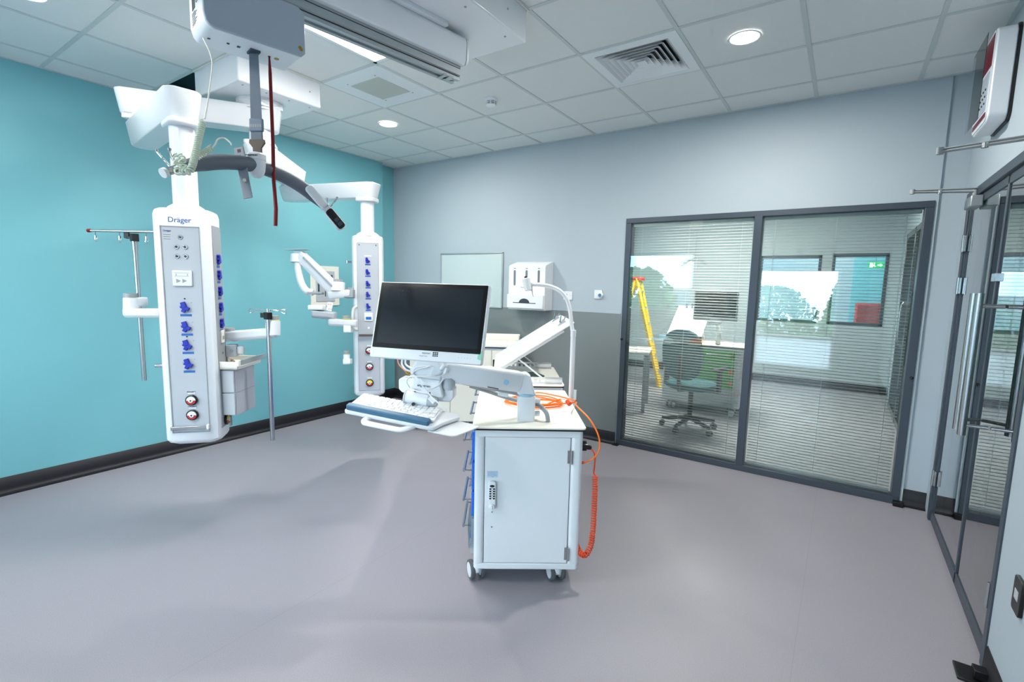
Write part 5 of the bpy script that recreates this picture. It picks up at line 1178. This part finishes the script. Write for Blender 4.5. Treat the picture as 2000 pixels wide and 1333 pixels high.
# exit sign beyond the far window, and far room details
t = thing('exit_sign', 'lit green exit sign hanging beyond the far right window', 'exit sign', (.40, 10.45, 2.0))
link('sign_panel', MB().box(-.11, .11, -.012, .012, -.055, .055), mat('lit_green', (20, 160, 90), .5, emit=1.6), t)
Me = frame((0, -.0122, 0), (1, 0, 0), (0, 0, 1)); MLW = mat('lit_white', (240, 255, 245), .5, emit=2.2)
link('arrow', MB(Me).box(.02, .07, -.009, .009, 0, .002).prism([(.06, -.028), (.095, 0), (.06, .028)], 0, .002), MLW, t)
link('running_figure', MB(Me).box(-.085, -.045, -.04, .04, 0, .001).prism([(-.045, .02), (-.03, .01), (-.012, .02), (-.016, -.005), (.0, -.03), (-.012, -.034), (-.026, -.012), (-.045, -.03)], 0, .002).prism([(-.022 + .009 * math.cos(a * .8), .033 + .009 * math.sin(a * .8)) for a in range(8)], 0, .002), MLW, t)
link('hanger', MB().box(-.003, .003, -.003, .003, .055, .79), M_steel, t)
t = thing('red_armchair', 'red upholstered chair beyond the far right window', 'chair', (.42, 10.2, 0))
link('seat', MB().box(-.25, .25, -.25, .25, .3, .5), mat('red_fabric', (170, 60, 60), .8), t, bev=.04); link('backrest', MB().box(-.25, .25, .18, .3, .5, 1.35), mat('red_fabric', (170, 60, 60), .8), t, bev=.04)
for a in (-.2, .2):
    for b in (-.2, .2): link('leg', MB().box(a - .02, a + .02, b - .02, b + .02, 0, .3), M_black, t)
area('far_bay_lamp', (-1.5, 6.7, ZC - .02), 1.2, 210, (1, .95, .88), shape='SQUARE')
area('far_bay_lamp', (-.3, 10.2, 2.7), .6, 30, (1, .97, .92), shape='SQUARE')
area('corridor_lamp', (1.45, 4.0, 2.66), .5, 16, (1, .97, .92), shape='SQUARE')
for x, y, z in ((-1.5, 6.7, ZC), (-.3, 10.2, 2.79), (1.45, 4.0, 2.695)):
    t = thing('ceiling_light_panel', 'square light panel in a ceiling beyond the room', 'ceiling light', (x, y, z), group='light panels beyond the room'); link('diffuser', MB().box(-.28, .28, -.28, .28, -.006, 0), M_lamp, t)
# ================================================================== outside the windows
struct('ground', MB().box(-60, 60, -90, YF - .3, -4.1, -4.0), mat('asphalt', (150, 156, 164), .8, noise=.2, nscale=.5))
M_leaf = mat('conifer_leaves', (62, 98, 58), .8, noise=.4, nscale=1.5); M_bark = mat('bark', (90, 72, 56), .8)
def tree(label, x, y, h, r, conifer=True, seed=1):
    random.seed(seed); t = thing('tree', label, 'tree', (x, y, -4), group='trees beyond the windows behind the camera')
    link('trunk', MB().cyl((0, 0, 0), (0, 0, h * .5), .2, 10, r2=.1), M_bark, t); m = MB()
    for k in range(2600):
        f = random.random(); z = h * (.18 + .82 * f); rr_ = r * ((1 - f) ** .8 if conifer else math.sin(math.pi * min(1, f * .8 + .15)) ** .6) * random.uniform(.5, 1.05); a = random.uniform(0, 6.283)
        c_ = Vector((rr_ * math.cos(a), rr_ * math.sin(a), z)); s_ = random.uniform(.09, .22); E = Euler((random.random() * 3, random.random() * 3, random.random() * 3)).to_matrix()
        m.face([m.v(c_ + E @ Vector(p) * s_) for p in ((-1, -.5, 0), (1, -.5, 0), (.6, .7, .2), (-.6, .7, .2))])
    link('foliage', m, M_leaf, t, smooth=False)
for i, (x, y, h, r, c_) in enumerate(((-9.5, -17, 6.5, 2.4, False), (-15, -22, 6.0, 3, False), (-6.8, -24, 6.1, 1.8, True), (-4.5, -30, 5.7, 3.2, False), (-.2, -19, 5.9, 1.2, True), (2.0, -33, 5.5, 2.2, False), (4.6, -26, 5.6, 2.0, False))):
    tree('green tree outside, seen only as a reflection in the glazed screen', x, y, h, r, c_, i + 2)
t = thing('house', 'low white house with a grey roof outside the windows', 'building', (-13.5, -44, -4))
link('wall', MB().box(-5, 5, -3, 3, 0, 3.4), M_wall, t); link('roof', MB().prism([(-3.4, 3.4), (3.4, 3.4), (0, 5.4)], -5.3, 5.3, Matrix(((0, 0, 1, 0), (1, 0, 0, 0), (0, 1, 0, 0), (0, 0, 0, 1)))), M_dgrey, t)
for x in (-3.4, -.6, 2.2): link('window', MB().box(x, x + 1.1, 2.98, 3.04, 1.2, 2.4), M_bezel, t)
